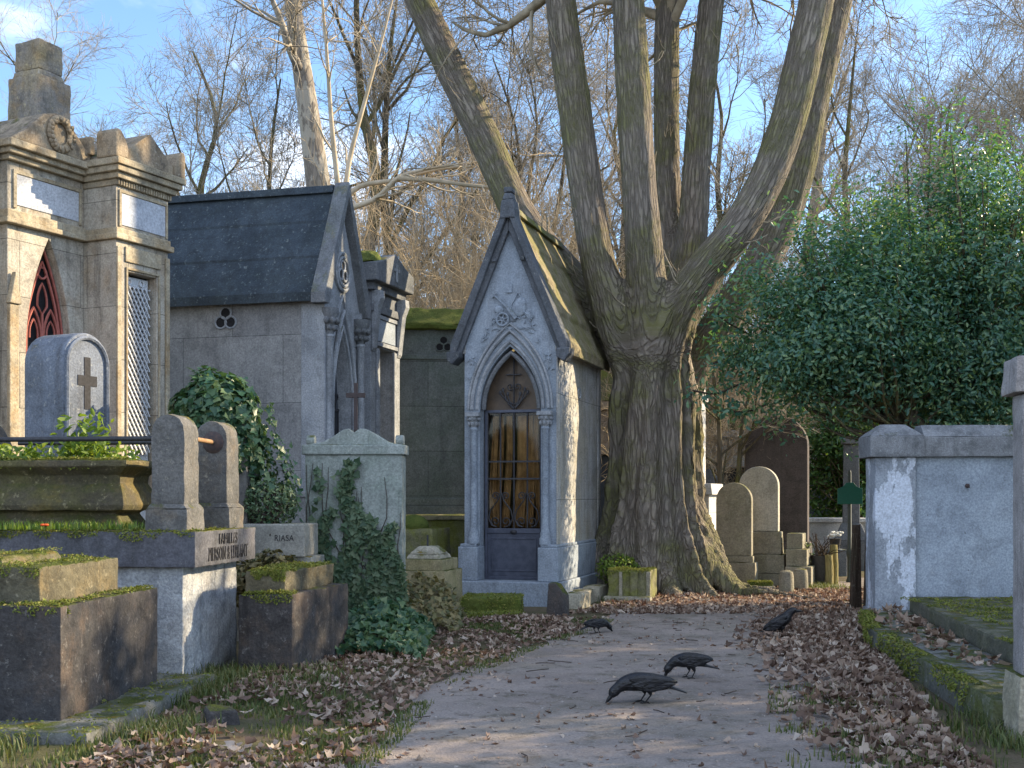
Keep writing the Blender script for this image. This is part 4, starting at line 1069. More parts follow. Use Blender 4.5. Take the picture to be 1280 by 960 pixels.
# climbing ivy
def climb(seed, cols, n, Wd, Hh, z0=0.0):
    r = np.random.default_rng(seed); out = []
    for (cx_, w_, zt, dens) in cols:
        m = int(n*dens); z = z0+(zt-z0)*r.uniform(0, 1, m)**1.25
        sp = w_*(1.2-.75*(z-z0)/(zt-z0))
        x = cx_+sp*r.normal(size=m)*.55+.05*np.sin(z*7+cx_*9)
        k = np.abs(x) < Wd; out.append(np.c_[x[k], np.full(k.sum(), 0), z[k]])
    return np.concatenate(out)
rg = np.random.default_rng(8)
p = climb(9, [(-.02, .13, 1.85, 1.0), (-.27, .12, 1.35, .5), (.20, .13, 1.3, .6), (.42, .09, 1.2, .5), (-.40, .05, 1.78, .10), (.33, .20, .75, .6), (0, .45, .55, .7), (.47, .07, .9, .5)], 1150, .53, 0)
p[:, 1] = -.025-rg.uniform(0, .05, len(p))
iv = leaf_cloud('climbing_ivy', rg, p, np.tile([0, -1, .35], (len(p), 1)), .062, M['ivy_wall'], None, IVYL, .45)
iv.location = t.location; iv.rotation_euler = t.rotation_euler
tag(iv, 'dark ivy climbing up the front of the broad headstone', 'ivy')
stm = []
for k in range(26):
    x = rg.uniform(-.48, .48); k_ = 9; q = []
    zt = rg.uniform(.6, 1.85)
    for j in range(k_):
        q.append((np.clip(x, -.49, .49), -.014, zt*j/(k_-1))); x += rg.normal()*.045
    stm.append(q)
V, Fq = tubes_np(np.array(stm), np.tile(np.linspace(.008, .003, 9), (26, 1)), 4)
link_mesh('stem', np_mesh('stem', V, [Fq], True), M['dark_twig'], iv)

# ------------------------------------------------------------------ inscribed planter, hedge of dry ivy and shrub
t = thing('planter_box', 'pale inscribed stone planter box holding a small shrub', 'planter', (-2.75, 11.85, 0), R(-4))
MB().box(0, .78, 0, .6, -.05, .9).build('base', M['planter_stone'], t, .015, rough=(.09, .012, 4), seed=35)
MB().box(-.02, .72, -.05, .55, .9, 1.225).build('box', M['planter_stone'], t, .015)
text_mesh('inscription', 'RIASA', .085, M['engraved'], t, (.52, -.0515, 1.06), (R(90), 0, 0), .002, .8, 1.1)
def mound(name, label, c, rad, n, size, mat, tmpl, cat, parent=None, seed=1, jit=.55, lump=.25, stems=True, zmin=-1.0):
    r = np.random.default_rng(seed)
    d = unit(r.normal(size=(n, 3))); d[:, 2] = np.where(d[:, 2] < zmin, -d[:, 2], d[:, 2])
    lm = np.array([1+lump*noise.fractal(Vector(v*2.2)+Vector((seed, 0, 0)), 1, 2, 3) for v in d])
    f = (1-.35*r.uniform(0, 1, n)**2.2)*lm
    p = d*f[:, None]*np.array(rad)+np.array(c)
    o = leaf_cloud(name, r, p, d*np.array([1, 1, 1.2]), size, M[mat], parent, tmpl, jit)
    if label: tag(o, label, cat)
    if stems:
        P = []; R_ = []
        for k in range(40):
            e = d[k]*np.array(rad)*.85+np.array(c); b = np.array(c)+np.array([r.normal()*.1*rad[0], r.normal()*.1*rad[1], -rad[2]*.95])
            mid = (e+b)/2+r.normal(size=3)*.08
            q, rr = resample([b, mid, e], [.012, .008, .004], 7); P.append(q); R_.append(rr)
        V, Fq = tubes_np(np.array(P), np.array(R_), 4)
        link_mesh('stem', np_mesh('stem', V, [Fq], True), M['dark_twig'], o)
    return o
mound('planter_shrub', 'small grey green shrub growing in the inscribed planter', (-2.43, 12.05, 1.42), (.27, .22, .25), 1500, .045, 'shrub_leaf', LEAF2, 'shrub', seed=3)
mound('dry_ivy_hedge', 'sunlit yellowing ivy below the inscribed planter', (-2.36, 11.65, .62), (.42, .2, .31), 2200, .05, 'ivy_dry', IVYL, 'ivy', seed=5)

# ------------------------------------------------------------------ ivy swallowed monument
t = thing('hidden_monument', 'stone shaft almost swallowed by a mound of ivy', 'monument', (-2.93, 12.3, 0), R(-5))
MB().box(-.32, .32, -.25, .3, -.05, 2.3, .04, .03).box(-.42, .42, -.32, .4, -.05, .9).build('shaft', M['pillar_stone'], t, .03)
o = mound('ivy_mound', 'big dark green mound of ivy behind the round topped posts', (-3.03, 12.3, 2.08), (.49, .46, .68), 4800, .08, 'ivy', IVYL, 'ivy', seed=6, jit=.4, lump=.2)
r = np.random.default_rng(16); pts = []; nr = []
for k in range(34):     # hanging trails
    a = r.uniform(-2.4, .9); x, y = -3.0+.52*math.cos(a), 12.3+.48*math.sin(a); z = 2.1+r.uniform(-.3, .4); ln = r.uniform(.6, 1.7)
    if k < 6: x += .18
    for j in range(int(ln/.035)):
        z -= .035; x += r.normal()*.012+(.012 if z > 1.6 and k < 12 else 0); y += r.normal()*.01
        if z < .9: break
        pts.append((x+r.normal()*.02, y, z)); nr.append((math.cos(a), math.sin(a), .5))
tr = leaf_cloud('ivy_trail', r, np.array(pts), np.array(nr), .06, M['ivy'], o, IVYL, .5)
# low ivy spreading in front of the headstone
def carpet(name, label, n, y0, y1, fx0, fx1, hgt, size, mat, cat, seed):
    r = np.random.default_rng(seed); y = r.uniform(y0, y1, n); u = r.uniform(0, 1, n); x = fx0(y)+(fx1(y)-fx0(y))*u
    v = (y-y0)/(y1-y0); prof = np.sin(np.pi*np.clip(u, .02, .98))**.5*np.sin(np.pi*np.clip(v, .05, .95))**.5
    h = hgt*prof*(1+.5*nz(x, y, 2.4, 5)); z = gh_np(x, y)+np.maximum(h, .03)*(1-.45*r.uniform(0, 1, n)**2)
    o = leaf_cloud(name, r, np.c_[x, y, z], np.tile([.15, -.5, .8], (n, 1)), size, M[mat], None, IVYL, .6)
    return tag(o, label, cat, kind='stuff')
carpet('ground_ivy', 'glossy dark ivy spilling over the ground before the broad headstone', 3000, 10.6, 12.7, lambda y: -1.75+0*y, lambda y: -.80+0*y, .38, .062, 'ivy', 'ivy', 41)
carpet('ground_ivy', 'paler dry tipped ivy on the bank beside the broad headstone', 1800, 12.2, 14.2, lambda y: -1.45+0*y, lambda y: -.55+0*y, .50, .06, 'ivy_dry', 'ivy', 42)

# ------------------------------------------------------------------ little tombs before the gothic chapel
t = thing('capped_pedestal', 'two step yellowish stone pedestal with rounded cap left of the gothic chapel', 'tomb', (-.84, 15.0, 0), R(-15))
MB().box(-.62, 0, 0, .75, -.05, .56).build('lower_block', M['yellow_tomb'], t, .015, rough=(.07, .01, 5), seed=44)
MB().box(-.58, -.05, .05, .7, .555, .70).build('upper_block', M['yellow_tomb'], t, .012)
MB().box(-.56, -.10, .1, .62, .70, .76, .03, .03).box(-.53, -.13, .13, .59, .76, .86, .10, .10).build('cap', M['pale_kerb'], t, .02)
MB().tube([(-.33, .3, .85), (-.33, .3, 1.0)], .012, 6).build('pin', M['iron'], t)
t = thing('mossy_block_tomb', 'yellow mossy block tomb in sun beyond the rounded pedestal', 'tomb', (-1.1, 16.6, 0), R(-15))
MB().box(-.62, 0, 0, .8, -.05, 1.05).build('block', M['moss_tomb'], t, .02, rough=(.08, .02, 5), seed=45)
MB().blob((-.38, .3, 1.08), (.22, .22, .16), 12, 8).build('moss_cushion', M['moss_thick'], t, smooth=True)
t = thing('mossy_ledge_tomb', 'long low tomb with a sunlit mossy edge against the grey green mausoleum', 'tomb', (-1.85, 18.9, 0), R(4))
MB().box(0, 1.3, 0, .7, -.05, 1.12).build('block', M['moss_tomb'], t, .02, rough=(.1, .02, 4), seed=46)
MB().box(-.05, 1.35, -.06, .74, 1.12, 1.2).build('slab', M['yellow_tomb'], t, .02, rough=(.09, .012, 4), seed=47)
def hedge_block(name, label, loc, s, rz, seed):
    t = thing(name, label, 'tomb', loc, rz)
    MB().box(0, s[0], 0, s[1], -.05, s[2]).build('block', M['moss_thick'], t, .035, rough=(.05, .02, 7), seed=seed)
    r = np.random.default_rng(seed); n = 2600
    f = r.uniform(0, 1, n); x = r.uniform(0, s[0], n); y = r.uniform(0, s[1], n); z = np.full(n, s[2])
    k = f < .35; y[k] = 0; z[k] = r.uniform(.0, s[2], k.sum())
    k2 = (f > .35) & (f < .5); x[k2] = s[0]; z[k2] = r.uniform(0, s[2], k2.sum())
    nn = np.where(k[:, None], [0, -1, .3], np.where(k2[:, None], [1, 0, .3], [0, 0, 1]))
    o = leaf_cloud('moss', r, np.c_[x, y, z]-nn*.004, nn, .028, M['moss_leaf'], t, LEAF, .7)
    return t
M['moss_leaf'] = leafmat('moss_leaf', [(.07,.095,.012),(.12,.15,.02),(.17,.19,.03),(.2,.18,.06)], trans=.15, rough=.8)
hedge_block('moss_slab', 'thick bright moss covered grave slab at the foot of the gothic chapel', (-.64, 14.75, 0), (.74, .85, .24), R(-3), 51)
hedge_block('moss_kerb', 'lower moss covered kerb in front of the moss slab', (-.55, 14.2, 0), (.72, .34, .10), R(14), 52)
o = MB().prism([(-.13, -.05), (-.13, .44), (-.02, .46), (.10, .32), (.16, -.05)], 0, .14).build('broken_slab', M['dark_tomb'], None, .02, rough=(.05, .014, 5), seed=53)
o.location = (.52, 14.5, 0); o.rotation_euler = (R(-8), 0, R(-30)); tag(o, 'dark mossy broken slab leaning at the chapel corner', 'stone')
# ------------------------------------------------------------------ the small gothic chapel in the middle
th = R(-17); xd = Vector((math.cos(th), math.sin(th), 0))
cen = Vector((.60, 16.3, 0)) - xd*.665
t = thing('gothic_chapel', 'small steep gabled gothic chapel with carved tympanum and glazed iron door before the great tree', 'chapel', cen, th)
W, L, EV, AP = 1.33, 2.65, 3.58, 5.36
MB().prism(gable_poly(W, EV, AP-.18, .44, 2.70, .86), .03, .24).build('front_wall', M['blue_stone'], t, .008)
MB().box(-W/2, -W/2+.16, .244, L, 0, EV).box(W/2-.16, W/2, .244, L, 0, EV).box(-W/2+.16, W/2-.16, L-.16, L, 0, EV).build('side_wall', M['chapel_side'], t, .006)
MB().box(-W/2+.162, W/2-.162, .9, .93, 0, EV).build('inner_screen', M['bronze'], t)
pb = MB()
for s in (-1, 1): pb.box(min(s*.43, s*(W/2+.05)), max(s*.43, s*(W/2+.05)), -.10, .5, .335, .80); pb.box(min(s*.46, s*(W/2+.03)), max(s*.46, s*(W/2+.03)), -.07, .5, .80, .84)
pb.box(W/2-.1, W/2+.05, .503, L+.05, .335, .80).box(W/2-.1, W/2+.03, .503, L+.04, .80, .84).box(-W/2-.05, -W/2+.1, .503, L+.05, .335, .80)
pb.build('plinth', M['blue_stone'], t, .012)
MB().box(-W/2-.09, W/2+.09, -.16, L+.08, -.1, .333).build('base', M['blue_stone'], t, .015)
# corner strips and eaves band on the side
sb = MB().box(W/2+.001, W/2+.02, .0, .16, .84, EV-.1).box(W/2+.001, W/2+.02, L-.18, L, .84, EV-.1).box(W/2-.02, W/2+.06, .02, L+.03, EV-.10, EV+.02).box(-W/2-.06, -W/2+.02, .02, L+.03, EV-.10, EV+.02)
sb.build('side_trim', M['chapel_side'], t, .008)
vb = MB().ring((W/2+.004, 1.3, 3.0), .075, .014, 'yz', 16); vb.build('vent', M['grey_trim'], t, smooth=True)
# roof: courses of slabs
rb = MB(); hw = W/2+.14; z0 = EV-.10; zt = AP+.04; NC = 4
for s in (-1, 1):
    for k in range(NC):
        f0, f1 = k/NC, (k+1)/NC
        pt = lambda f, o: (s*hw*(1-f), z0+(zt-z0)*f+o)
        rb.prism([pt(f0, .11), pt(min(1, f1+.01), .055), pt(f1, -.03), pt(f0, -.03)], .17, L+.10)
rb.build('roof', M['mossy_roof'], t, .014, rough=(.09, .014, 4), seed=61)
rc = MB().box(-.07, .07, .2, L+.1, zt+.02, zt+.12, .03, 0); rc.build('ridge', M['moss_tomb'], t, .02, rough=(.08, .015, 4), seed=62)
rg = np.random.default_rng(61)
# raking cornice in two stepped bands with kneelers
for (o, w_, y0, y1, nm) in ((.0, .075, -.10, .165, 'raking_cornice'), (-.125, .07, -.045, .026, 'inner_rake')):
    kb = MB()
    for s in (-1, 1):
        hx = hw+.03+o*.55; zb = z0-.02
        top = zt+.17+o*1.9
        kb.prism([(s*hx, zb+.0), (s*hx, zb+.13), (0, top+.02), (0, top-w_*2.6), (s*(hx-w_), zb+.0)], y0, y1)
    kb.build(nm, M['chapel_rake'], t, .014)
for s in (-1, 1):
    x = s*(hw-.02)
    MB().prism([(x-.09, z0-.10), (x-.10, z0+.02), (x+.10, z0+.02), (x+.09, z0-.06), (x+.02*s, z0-.16)], -.12, .16).build('kneeler', M['chapel_rake'], t, .015)
    MB().box(min(s*.17, s*.235), max(s*.17, s*.235), -.075, -.046, 4.72, 4.76).build('rake_knot', M['chapel_rake'], t, .006)
fb = MB().box(-.11, .11, -.12, .2, zt-.1, zt+.16, .02, .02).box(-.08, .08, -.10, .16, zt+.16, zt+.26, .03, .03).box(-.06, .06, -.08, .12, zt+.26, zt+.33, .0, .0)
fb.build('finial', M['chapel_rake'], t, .02, rough=(.05, .01, 7), seed=63)
# arch mouldings and columns
mo = MB()
for rr, y, tr in ((.475, .03, .03), (.55, .01, .028), (.60, .02, .02)):
    mo.tube([(x, y, z) for x, z in arch_pts(rr, .86*rr/.44, 12, 0, 2.70)], tr, 7)
mo.build('arch_moulding', M['grey_trim'], t, smooth=True)
im = MB().tube([(x, .09, z) for x, z in arch_pts(.40, .78, 12, 0, 2.70)], .035, 7); im.build('inner_arch', M['dark_trim'], t, smooth=True)
for s in (-1, 1):
    x = s*.515
    c = MB().lathe([(.085, .84), (.085, .92), (.07, .95), (.075, .99), (.055, 1.04), (.05, 1.07), (.047, 2.40), (.06, 2.42), (.05, 2.45)], x, -.0, 14).build('column', M['blue_stone'], t, smooth=True)
    kb = MB().lathe([(.048, 2.45), (.06, 2.52), (.085, 2.58), (.09, 2.6)], x, 0, 12).box(x-.10, x+.10, -.10, .05, 2.60, 2.655)
    for k in range(8):
        a = k*math.pi/4; kb.blob((x+.068*math.cos(a), .068*math.sin(a), 2.50), (.024, .024, .035), 5, 4); kb.blob((x+.08*math.cos(a+.4), .08*math.sin(a+.4), 2.565), (.026, .026, .026), 5, 4)
    kb.build('capital', M['grey_trim'], c, .004)
    MB().box(x-.02-.09, x-.02+.13, .012, .028, 1.7, 1.715).build('joint', M['dark_trim'], t) if False else None
# carved tympanum
rl = MB(); zw = 3.93; xw = -.10; yr = .02
rl.ring((xw, yr-.02, zw), .085, .016, n=18).ring((xw, yr-.02, zw), .022, .012, n=8)
for k in range(6):
    a = k*math.pi/3+.3; rl.tube([(xw, yr-.02, zw), (xw+.08*math.cos(a), yr-.02, zw+.08*math.sin(a))], .009, 4)
rl.tube([(-.22, yr-.02, 4.27), (.08, yr-.02, 3.98)], .014, 5).tube([(-.25, yr-.02, 4.24), (-.19, yr-.02, 4.30)], .014, 5)
rl.tube([(-.02, yr-.02, 4.08), (.09, yr-.02, 3.93)], .035, 7)
for (cx_, cz, rx, rz_) in ((.13, 4.08, .10, .12), (.16, 4.15, .07, .08), (.05, 3.93, .05, .04), (-.16, 4.07, .07, .06)):
    rl.blob((cx_, yr, cz), (rx, .022, rz_), 12, 8)
rl.tube([(.02, yr-.01, 4.12), (.12, yr-.01, 4.30), (.22, yr-.01, 4.14)], .012, 5)
rl.prism([(-.05, 4.30), (.03, 4.30), (.03, 4.42), (-.05, 4.42)], yr-.012, yr+.012)
for k in range(9):
    a = R(-60+k*22); rl.tube([(.25, yr-.01, 3.98), (.25+.10*math.cos(a), yr-.02, 3.98+.10*math.sin(a)*.8-.02)], [.022, .006], 5)
rgx = random.Random(3)
for s in (-1, 1):
    for k in range(46):
        f = rgx.random(); z = 3.1+f*.95; xo = (.60 if z < 3.4 else .60-(z-3.4)*.62)-rgx.uniform(.0, .12)
        if abs(xo) < .5 and z < 3.6: continue
        a = rgx.uniform(0, 6.3); rl.tube([(s*xo, yr+.004, z), (s*xo+.05*math.cos(a), yr-.014, z+.05*math.sin(a))], [.014, .004], 4)
for k in range(7):
    xx = -.26+k*.075; rl.tube([(xx, yr, 3.80-.02*(k % 2)), (xx+.08, yr-.01, 3.815), (xx+.16, yr, 3.79)], .008, 4)
rl.build('relief', M['blue_stone'], t, smooth=True)
# door
d = MB().box(-.425, -.385, .20, .26, .335, 2.70).box(.385, .425, .20, .26, .335, 2.70).box(-.385, .385, .20, .26, .335, .38).box(-.385, .385, .2, .26, .98, 1.05).box(-.385, .385, .2, .26, 2.66, 2.70)
d.prism([(.425, 2.70)]+arch_pts(.425, .82, 10, 0, 2.70)+[(-.385, 2.70)]+list(reversed(arch_pts(.385, .74, 10, 0, 2.70)))[0:] , .2, .26) if False else None
d = d.build('door', M['iron_blue'], t, .006)
pb = MB().box(-.385, .385, .215, .24, .38, .98); pb.box(-.33, .33, .205, .217, .45, .47).box(-.33, .33, .205, .217, .90, .92).box(-.33, -.31, .205, .217, .47, .90).box(.31, .33, .205, .217, .47, .90)
pb.build('lower_panel', M['iron_blue'], d, .004)
MB().blob((0, .195, 1.0), (.05, .02, .03), 10, 6).build('handle', M['iron'], d, smooth=True)
gb = MB()
for x in (-.385, -.195, 0, .195, .385): gb.tube([(x, .215, 1.05), (x, .215, 2.68)], .0125, 6)
for z in (1.74, 1.98, 2.68): gb.box(-.4, .4, .203, .227, z-.012, z+.012)
def scroll(mb, cx, cz, r0, turns, a0, s, y):
    pts = []
    for i in range(22):
        f = i/21; a = a0+s*turns*2*math.pi*f; r = r0*(1-.75*f); pts.append((cx+r*math.cos(a), y, cz+r*math.sin(a)))
    mb.tube(pts, .0095, 5)
for c in (-.19, .19):
    for s in (-1, 1):
        gb.tube([(c, .205, 1.56), (c+s*.05, .205, 1.43), (c+s*.15, .205, 1.30), (c+s*.175, .205, 1.19), (c+s*.13, .205, 1.09), (c+s*.06, .205, 1.07)], .010, 5)
        scroll(gb, c+s*.075, 1.145, .07, 1.3, -math.pi/2, s, .205)
        scroll(gb, c+s*.075, 1.50, .055, 1.3, math.pi if s > 0 else 0, -s, .205)
gb.build('grille', M['iron'], d)
ob = MB().tube([(0, .215, 2.70), (0, .215, 3.40)], .012, 5).tube([(-.11, .215, 3.19), (.11, .215, 3.19)], .011, 5)
for s in (-1, 1):
    for (z, w, h) in ((2.72, .16, .26), (2.72, .09, .2), (2.78, .2, .16)):
        ob.tube([(s*.015, .215, z), (s*w*.5, .215, z+h*.25), (s*w*.85, .215, z+h*.7), (s*w, .215, z+h)], [.013, .012, .010, .006], 5)
        ob.blob((s*w, .213, z+h), (.022, .012, .035), 6, 5)
    scroll(ob, s*.05, 3.02, .05, 1.1, -1, s, .215)
ob.build('fan_ornament', M['iron'], d)
gp = MB().prism([(-.383, 1.052), (.383, 1.052), (.383, 2.655), (-.383, 2.655)], .232, .238)
gp.build('glass', M['glass'], d)
# wavy amber strips behind the glass, imitating golden reflections in it
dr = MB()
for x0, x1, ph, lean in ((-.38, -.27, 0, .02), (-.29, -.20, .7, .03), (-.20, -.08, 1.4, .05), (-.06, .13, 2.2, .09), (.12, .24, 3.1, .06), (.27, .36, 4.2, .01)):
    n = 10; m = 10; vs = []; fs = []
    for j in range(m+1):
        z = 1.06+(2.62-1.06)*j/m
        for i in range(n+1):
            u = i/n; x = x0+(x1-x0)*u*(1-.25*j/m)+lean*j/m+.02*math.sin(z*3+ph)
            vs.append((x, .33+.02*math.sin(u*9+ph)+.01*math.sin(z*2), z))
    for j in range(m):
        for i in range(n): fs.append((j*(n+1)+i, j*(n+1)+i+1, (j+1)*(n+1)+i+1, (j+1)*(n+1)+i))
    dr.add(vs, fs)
o = dr.build('reflection_strips', M['reflection_amber'], d, smooth=True); sm = o.modifiers.new('thick', 'SOLIDIFY'); sm.thickness = .006
ap = [(x, z) for x, z in arch_pts(.42, .83, 10, 0, 2.70)]
MB().prism(ap, .27, .29).build('arch_panel', M['bronze'], d)

# kerb stones along the sunny side
for k, (y, l, wdt, h) in enumerate(((-.35, .55, .30, .20), (.25, .6, .26, .19), (.9, .55, .28, .21), (1.5, .7, .25, .18))):
    o = MB().box(0, wdt, 0, l-.02, -.06, h, .015, .015).build('kerb_stone', M['pale_kerb'], None, .02, rough=(.06, .014, 5), seed=70+k)
    p = cen + Matrix.Rotation(th, 3, 'Z') @ Vector((W/2+.13, y, 0)); o.location = p; o.rotation_euler = (0, 0, th+R((-3, 4, -2, 3)[k]))
    tag(o, ('pale sunlit kerb stone nearest the chapel corner', 'second pale kerb stone along the chapel side, striped by shadow', 'third pale kerb stone along the chapel side', 'far end kerb stone beside the mossy block')[k], 'kerb stone', 'kerb stones along the chapel side')
t2 = thing('mossy_block', 'green mossy stone block with upright strips between the gothic chapel and the great tree', 'tomb', (1.36, 17.05, 0), R(-17))
MB().box(0, .60, 0, .6, -.05, .45).build('block', M['moss_tomb'], t2, .012, rough=(.05, .014, 7), seed=80)
for k, (x, w_) in enumerate(((.17, .045), (.33, .11), (.56, .055))):
    MB().box(x, x+w_, -.035, .012, -.05, .43).build('strip', M['moss_tomb'] if k == 1 else M['grave_beige'], t2, .008, rough=(.05, .007, 9), seed=81+k)
MB().box(-.03, .64, -.16, -.04, -.05, .09).build('step', M['pale_kerb'], t2, .02, rough=(.06, .012, 5), seed=86)
moss_on(t2, [(0, .6, 0, .6, .452, 2200)], 87, thr=-.1)
t2 = thing('plaque_post', 'small white marble plaque on a short stone post behind the gothic chapel', 'grave marker', (1.42, 19.6, 0), R(-10))
MB().box(-.05, .05, 0, .1, 0, .78).build('post', M['grave_beige'], t2, .01)
MB().box(-.12, .16, -.03, .13, .62, 1.05).build('plaque', M['white_stone'], t2, .012)
# ------------------------------------------------------------------ graves right of the great tree
def roundstone(name, label, loc, rz, W, H, D, mat, base=None, bmat=None, shoulder=False, cat='gravestone'):
    t = thing(name, label, cat, loc, rz)
    bz = 0
    if base:
        for k, (ex, h) in enumerate(base):
            MB().box(-W/2-ex, W/2+ex, -ex, D+ex, bz-(.06 if k == 0 else 0), bz+h, .006*k, .006*k).build('base', M[bmat or mat], t, .015, rough=(.08, .010, 5), seed=90+k+int(loc[1]*3))
            bz += h
    MB().prism(rarch(W, H, -W/2, bz, 20), 0, D).build('slab', M[mat], t, .018)
    return t
RZ = R(-20)
roundstone('arched_headstone', 'beige round topped headstone nearest the tree roots', (wx(917, 19.6), 19.6, 0), RZ, .58, 1.72, .17, 'grave_beige', [(.07, .42), (.03, .10)], 'grave_beige')
roundstone('pale_headstone', 'pale pinkish round topped headstone on a stepped green base', (wx(948, 20.3), 20.3, 0), RZ, .66, 2.0, .2, 'grave_pale', [(.16, .2), (.12, .32), (.06, .38)], 'grave_beige')
t = roundstone('dark_stele', 'tall dark purple brown stele with a rounded right shoulder', (wx(970, 23.0), 23.0, 0), RZ, 1.18, 3.05, .3, 'grave_dark', [(.12, .32), (.05, .3)], 'grave_dark')
t = thing('stepped_base_stone', 'stack of green grey stone steps beside the pale headstone', 'tomb', (wx(986, 19.7), 19.7, 0), RZ)
MB().box(-.06, .36, 0, .7, -.05, .34).build('step', M['grave_beige'], t, .015); MB().box(-.06, .28, .1, .7, .34, .62).build('step', M['grave_beige'], t, .015); MB().box(-.06, .2, .2, .7, .62, .88).build('step', M['grave_beige'], t, .015)
for k, (px, Y, lab) in enumerate(((983, 18.4, 'left of two short round stone bollards by the stepped base'), (1001, 18.9, 'right of two short round stone bollards by the stepped base'))):
    o = MB().lathe([(.12, -.05), (.12, 0), (.11, .28), (.095, .34), (.05, .36), (0.01, .365)], 0, 0, 16).build('stone_bollard', M['grave_beige'], None, smooth=True)
    o.location = (wx(px, Y), Y, 0); tag(o, lab, 'bollard', 'stone bollards')
t = hedge_block('moss_box', 'small mossy stone box among the tree roots', (wx(936, 18.7), 18.7, 0), (.36, .3, .16), R(-8), 95)
MB().box(-.04, .4, -.04, .34, -.05, .10).build('base', M['pale_kerb'], t, .015)
t = thing('white_stele', 'tall narrow white stele with pointed top rising beside the trunk', 'monument', (wx(872, 21.5), 21.5, 0), R(-24))
MB().box(-.45, .06, 0, .34, 1.7, 3.7).box(-.5, .10, -.04, .38, 3.2, 3.28).build('shaft', M['white_stone'], t, .012)
MB().prism([(-.47, 3.7), (-.195, 4.25), (.08, 3.7)], -.02, .36).build('gable', M['beige_stone'], t, .01)
MB().box(-.7, .32, -.2, .7, 1.52, 1.72, .03, .03).box(-.62, .24, -.12, .62, .35, 1.52).build('pedestal', M['white_stone'], t, .015)
MB().box(-.72, .34, -.2, .7, -.05, .42).build('base', M['moss_tomb'], t, .03, rough=(.08, .02, 5), seed=97)

# pots and stakes
t = thing('grave_pot', 'dark weathered pot with dead stems beside two yellow stakes', 'pot', (wx(1026, 20.2), 20.2, 0))
MB().lathe([(.15, -.05), (.17, .2), (.16, .42), (.18, .5), (.15, .5), (.1, .44)], 0, 0, 14).build('pot_body', M['pot'], t, smooth=True)
r = np.random.default_rng(2); P = np.empty((26, 5, 3)); P[:, 0] = np.c_[r.normal(size=26)*.05, r.normal(size=26)*.05, np.full(26, .42)]
dd = unit(np.c_[r.normal(size=(26, 2))*.5, np.ones(26)])
for j in range(1, 5): dd = unit(dd+r.normal(size=dd.shape)*.25); P[:, j] = P[:, j-1]+dd*.12
V, Fq = tubes_np(P, np.tile(np.linspace(.01, .005, 5), (26, 1)), 4); link_mesh('dead_stems', np_mesh('dead_stems', V, [Fq], True), M['plank'], t)
for k, (px, h, lab) in enumerate(((1036, .52, 'shorter yellow barked stake beside the dark pot'), (1045, .68, 'taller yellow barked stake beside the dark pot'))):
    o = MB().tube([(0, 0, -.1), (.01, 0, h*.5), (.0, .01, h)], [.075, .068, .062], 10).build('wood_stake', M['log'], None, smooth=True)
    o.location = (wx(px, 20.0), 20.0+.15*k, 0); tag(o, lab, 'stake', 'wooden stakes')
# green sign
t = thing('green_sign', 'blank green sign panel on a slim iron post by the path', 'sign', (wx(1062, 20.6), 20.6, 0), R(-6))
MB().lathe([(.06, -.1), (.06, .05), (.04, .1), (.04, .45), (.055, .5), (.055, .55), (.035, .6), (.03, 1.9), (.02, 1.94)], 0, 0, 10).build('post', M['post_green'], t, smooth=True)
sp = MB().prism([(-.21, 1.36), (-.21, 1.62), (-.12, 1.66), (-.06, 1.73), (.06, 1.73), (.12, 1.66), (.21, 1.62), (.21, 1.36)], -.05, -.03); sp.build('panel', M['sign_green'], t, .006)
t = thing('dark_pillar', 'dark green stone pillar with a flared base behind the green sign', 'monument', (wx(1064, 24.2), 24.2, 0), R(-15))
MB().box(-.17, .17, 0, .34, .9, 2.55, .02, .02).build('shaft', M['dark_trim'], t, .015)
MB().box(-.34, .34, -.17, .51, -.05, .6).box(-.34, .34, -.17, .51, .6, .95, .15, .15).build('base', M['dark_trim'], t, .02)
MB().box(-.2, .2, -.03, .37, 2.55, 2.68).build('cap', M['dark_trim'], t, .02)
t = thing('white_tomb', 'low white box tomb behind the green sign', 'tomb', (wx(1012, 25), 25.0, 0), R(-8))
MB().box(0, 1.5, 0, .8, -.05, .95).build('body', M['white_stone'], t, .015)
MB().box(-.05, 1.55, -.06, .86, .95, 1.04).build('lid', M['white_stone'], t, .015)
t = thing('flower_pot', 'white flowers in a dark pot in front of the low white tomb', 'flower pot', (wx(1044, 22.5), 22.5, 0))
MB().box(-.2, .2, -.1, .3, -.05, .5).build('stand', M['dark_trim'], t, .02)
MB().lathe([(.08, .5), (.11, .68), (.12, .70)], 0, 0, 12).build('pot', M['iron'], t, smooth=True)
fb = MB(); q = random.Random(4)
for k in range(24): fb.blob((q.gauss(0, .07), q.gauss(0, .06), .74+q.random()*.09), (.03, .03, .025), 6, 4)
fb.build('flowers', M['white_petal'], t, smooth=True)
# old fence boards
t = thing('board_fence', 'weathered dark brown upright boards leaning against the end of the white wall', 'fence', (wx(1076, 15.4), 15.4, 0), R(10))
for k, (x, h, w_, ln) in enumerate(((-.12, 1.02, .06, 2), (-.03, 1.13, .10, -1), (.075, 1.12, .085, 1.5), (-.07, .95, .07, 3))):
    o = MB().box(-w_/2, w_/2, -.025, .025, -.05, h).build('board', M['plank'], t, .006, rough=(.07, .004, 9), seed=100+k)
    o.location = (x, (.0, .03, -.02, .09)[k], 0); o.rotation_euler = (0, R(ln), 0)
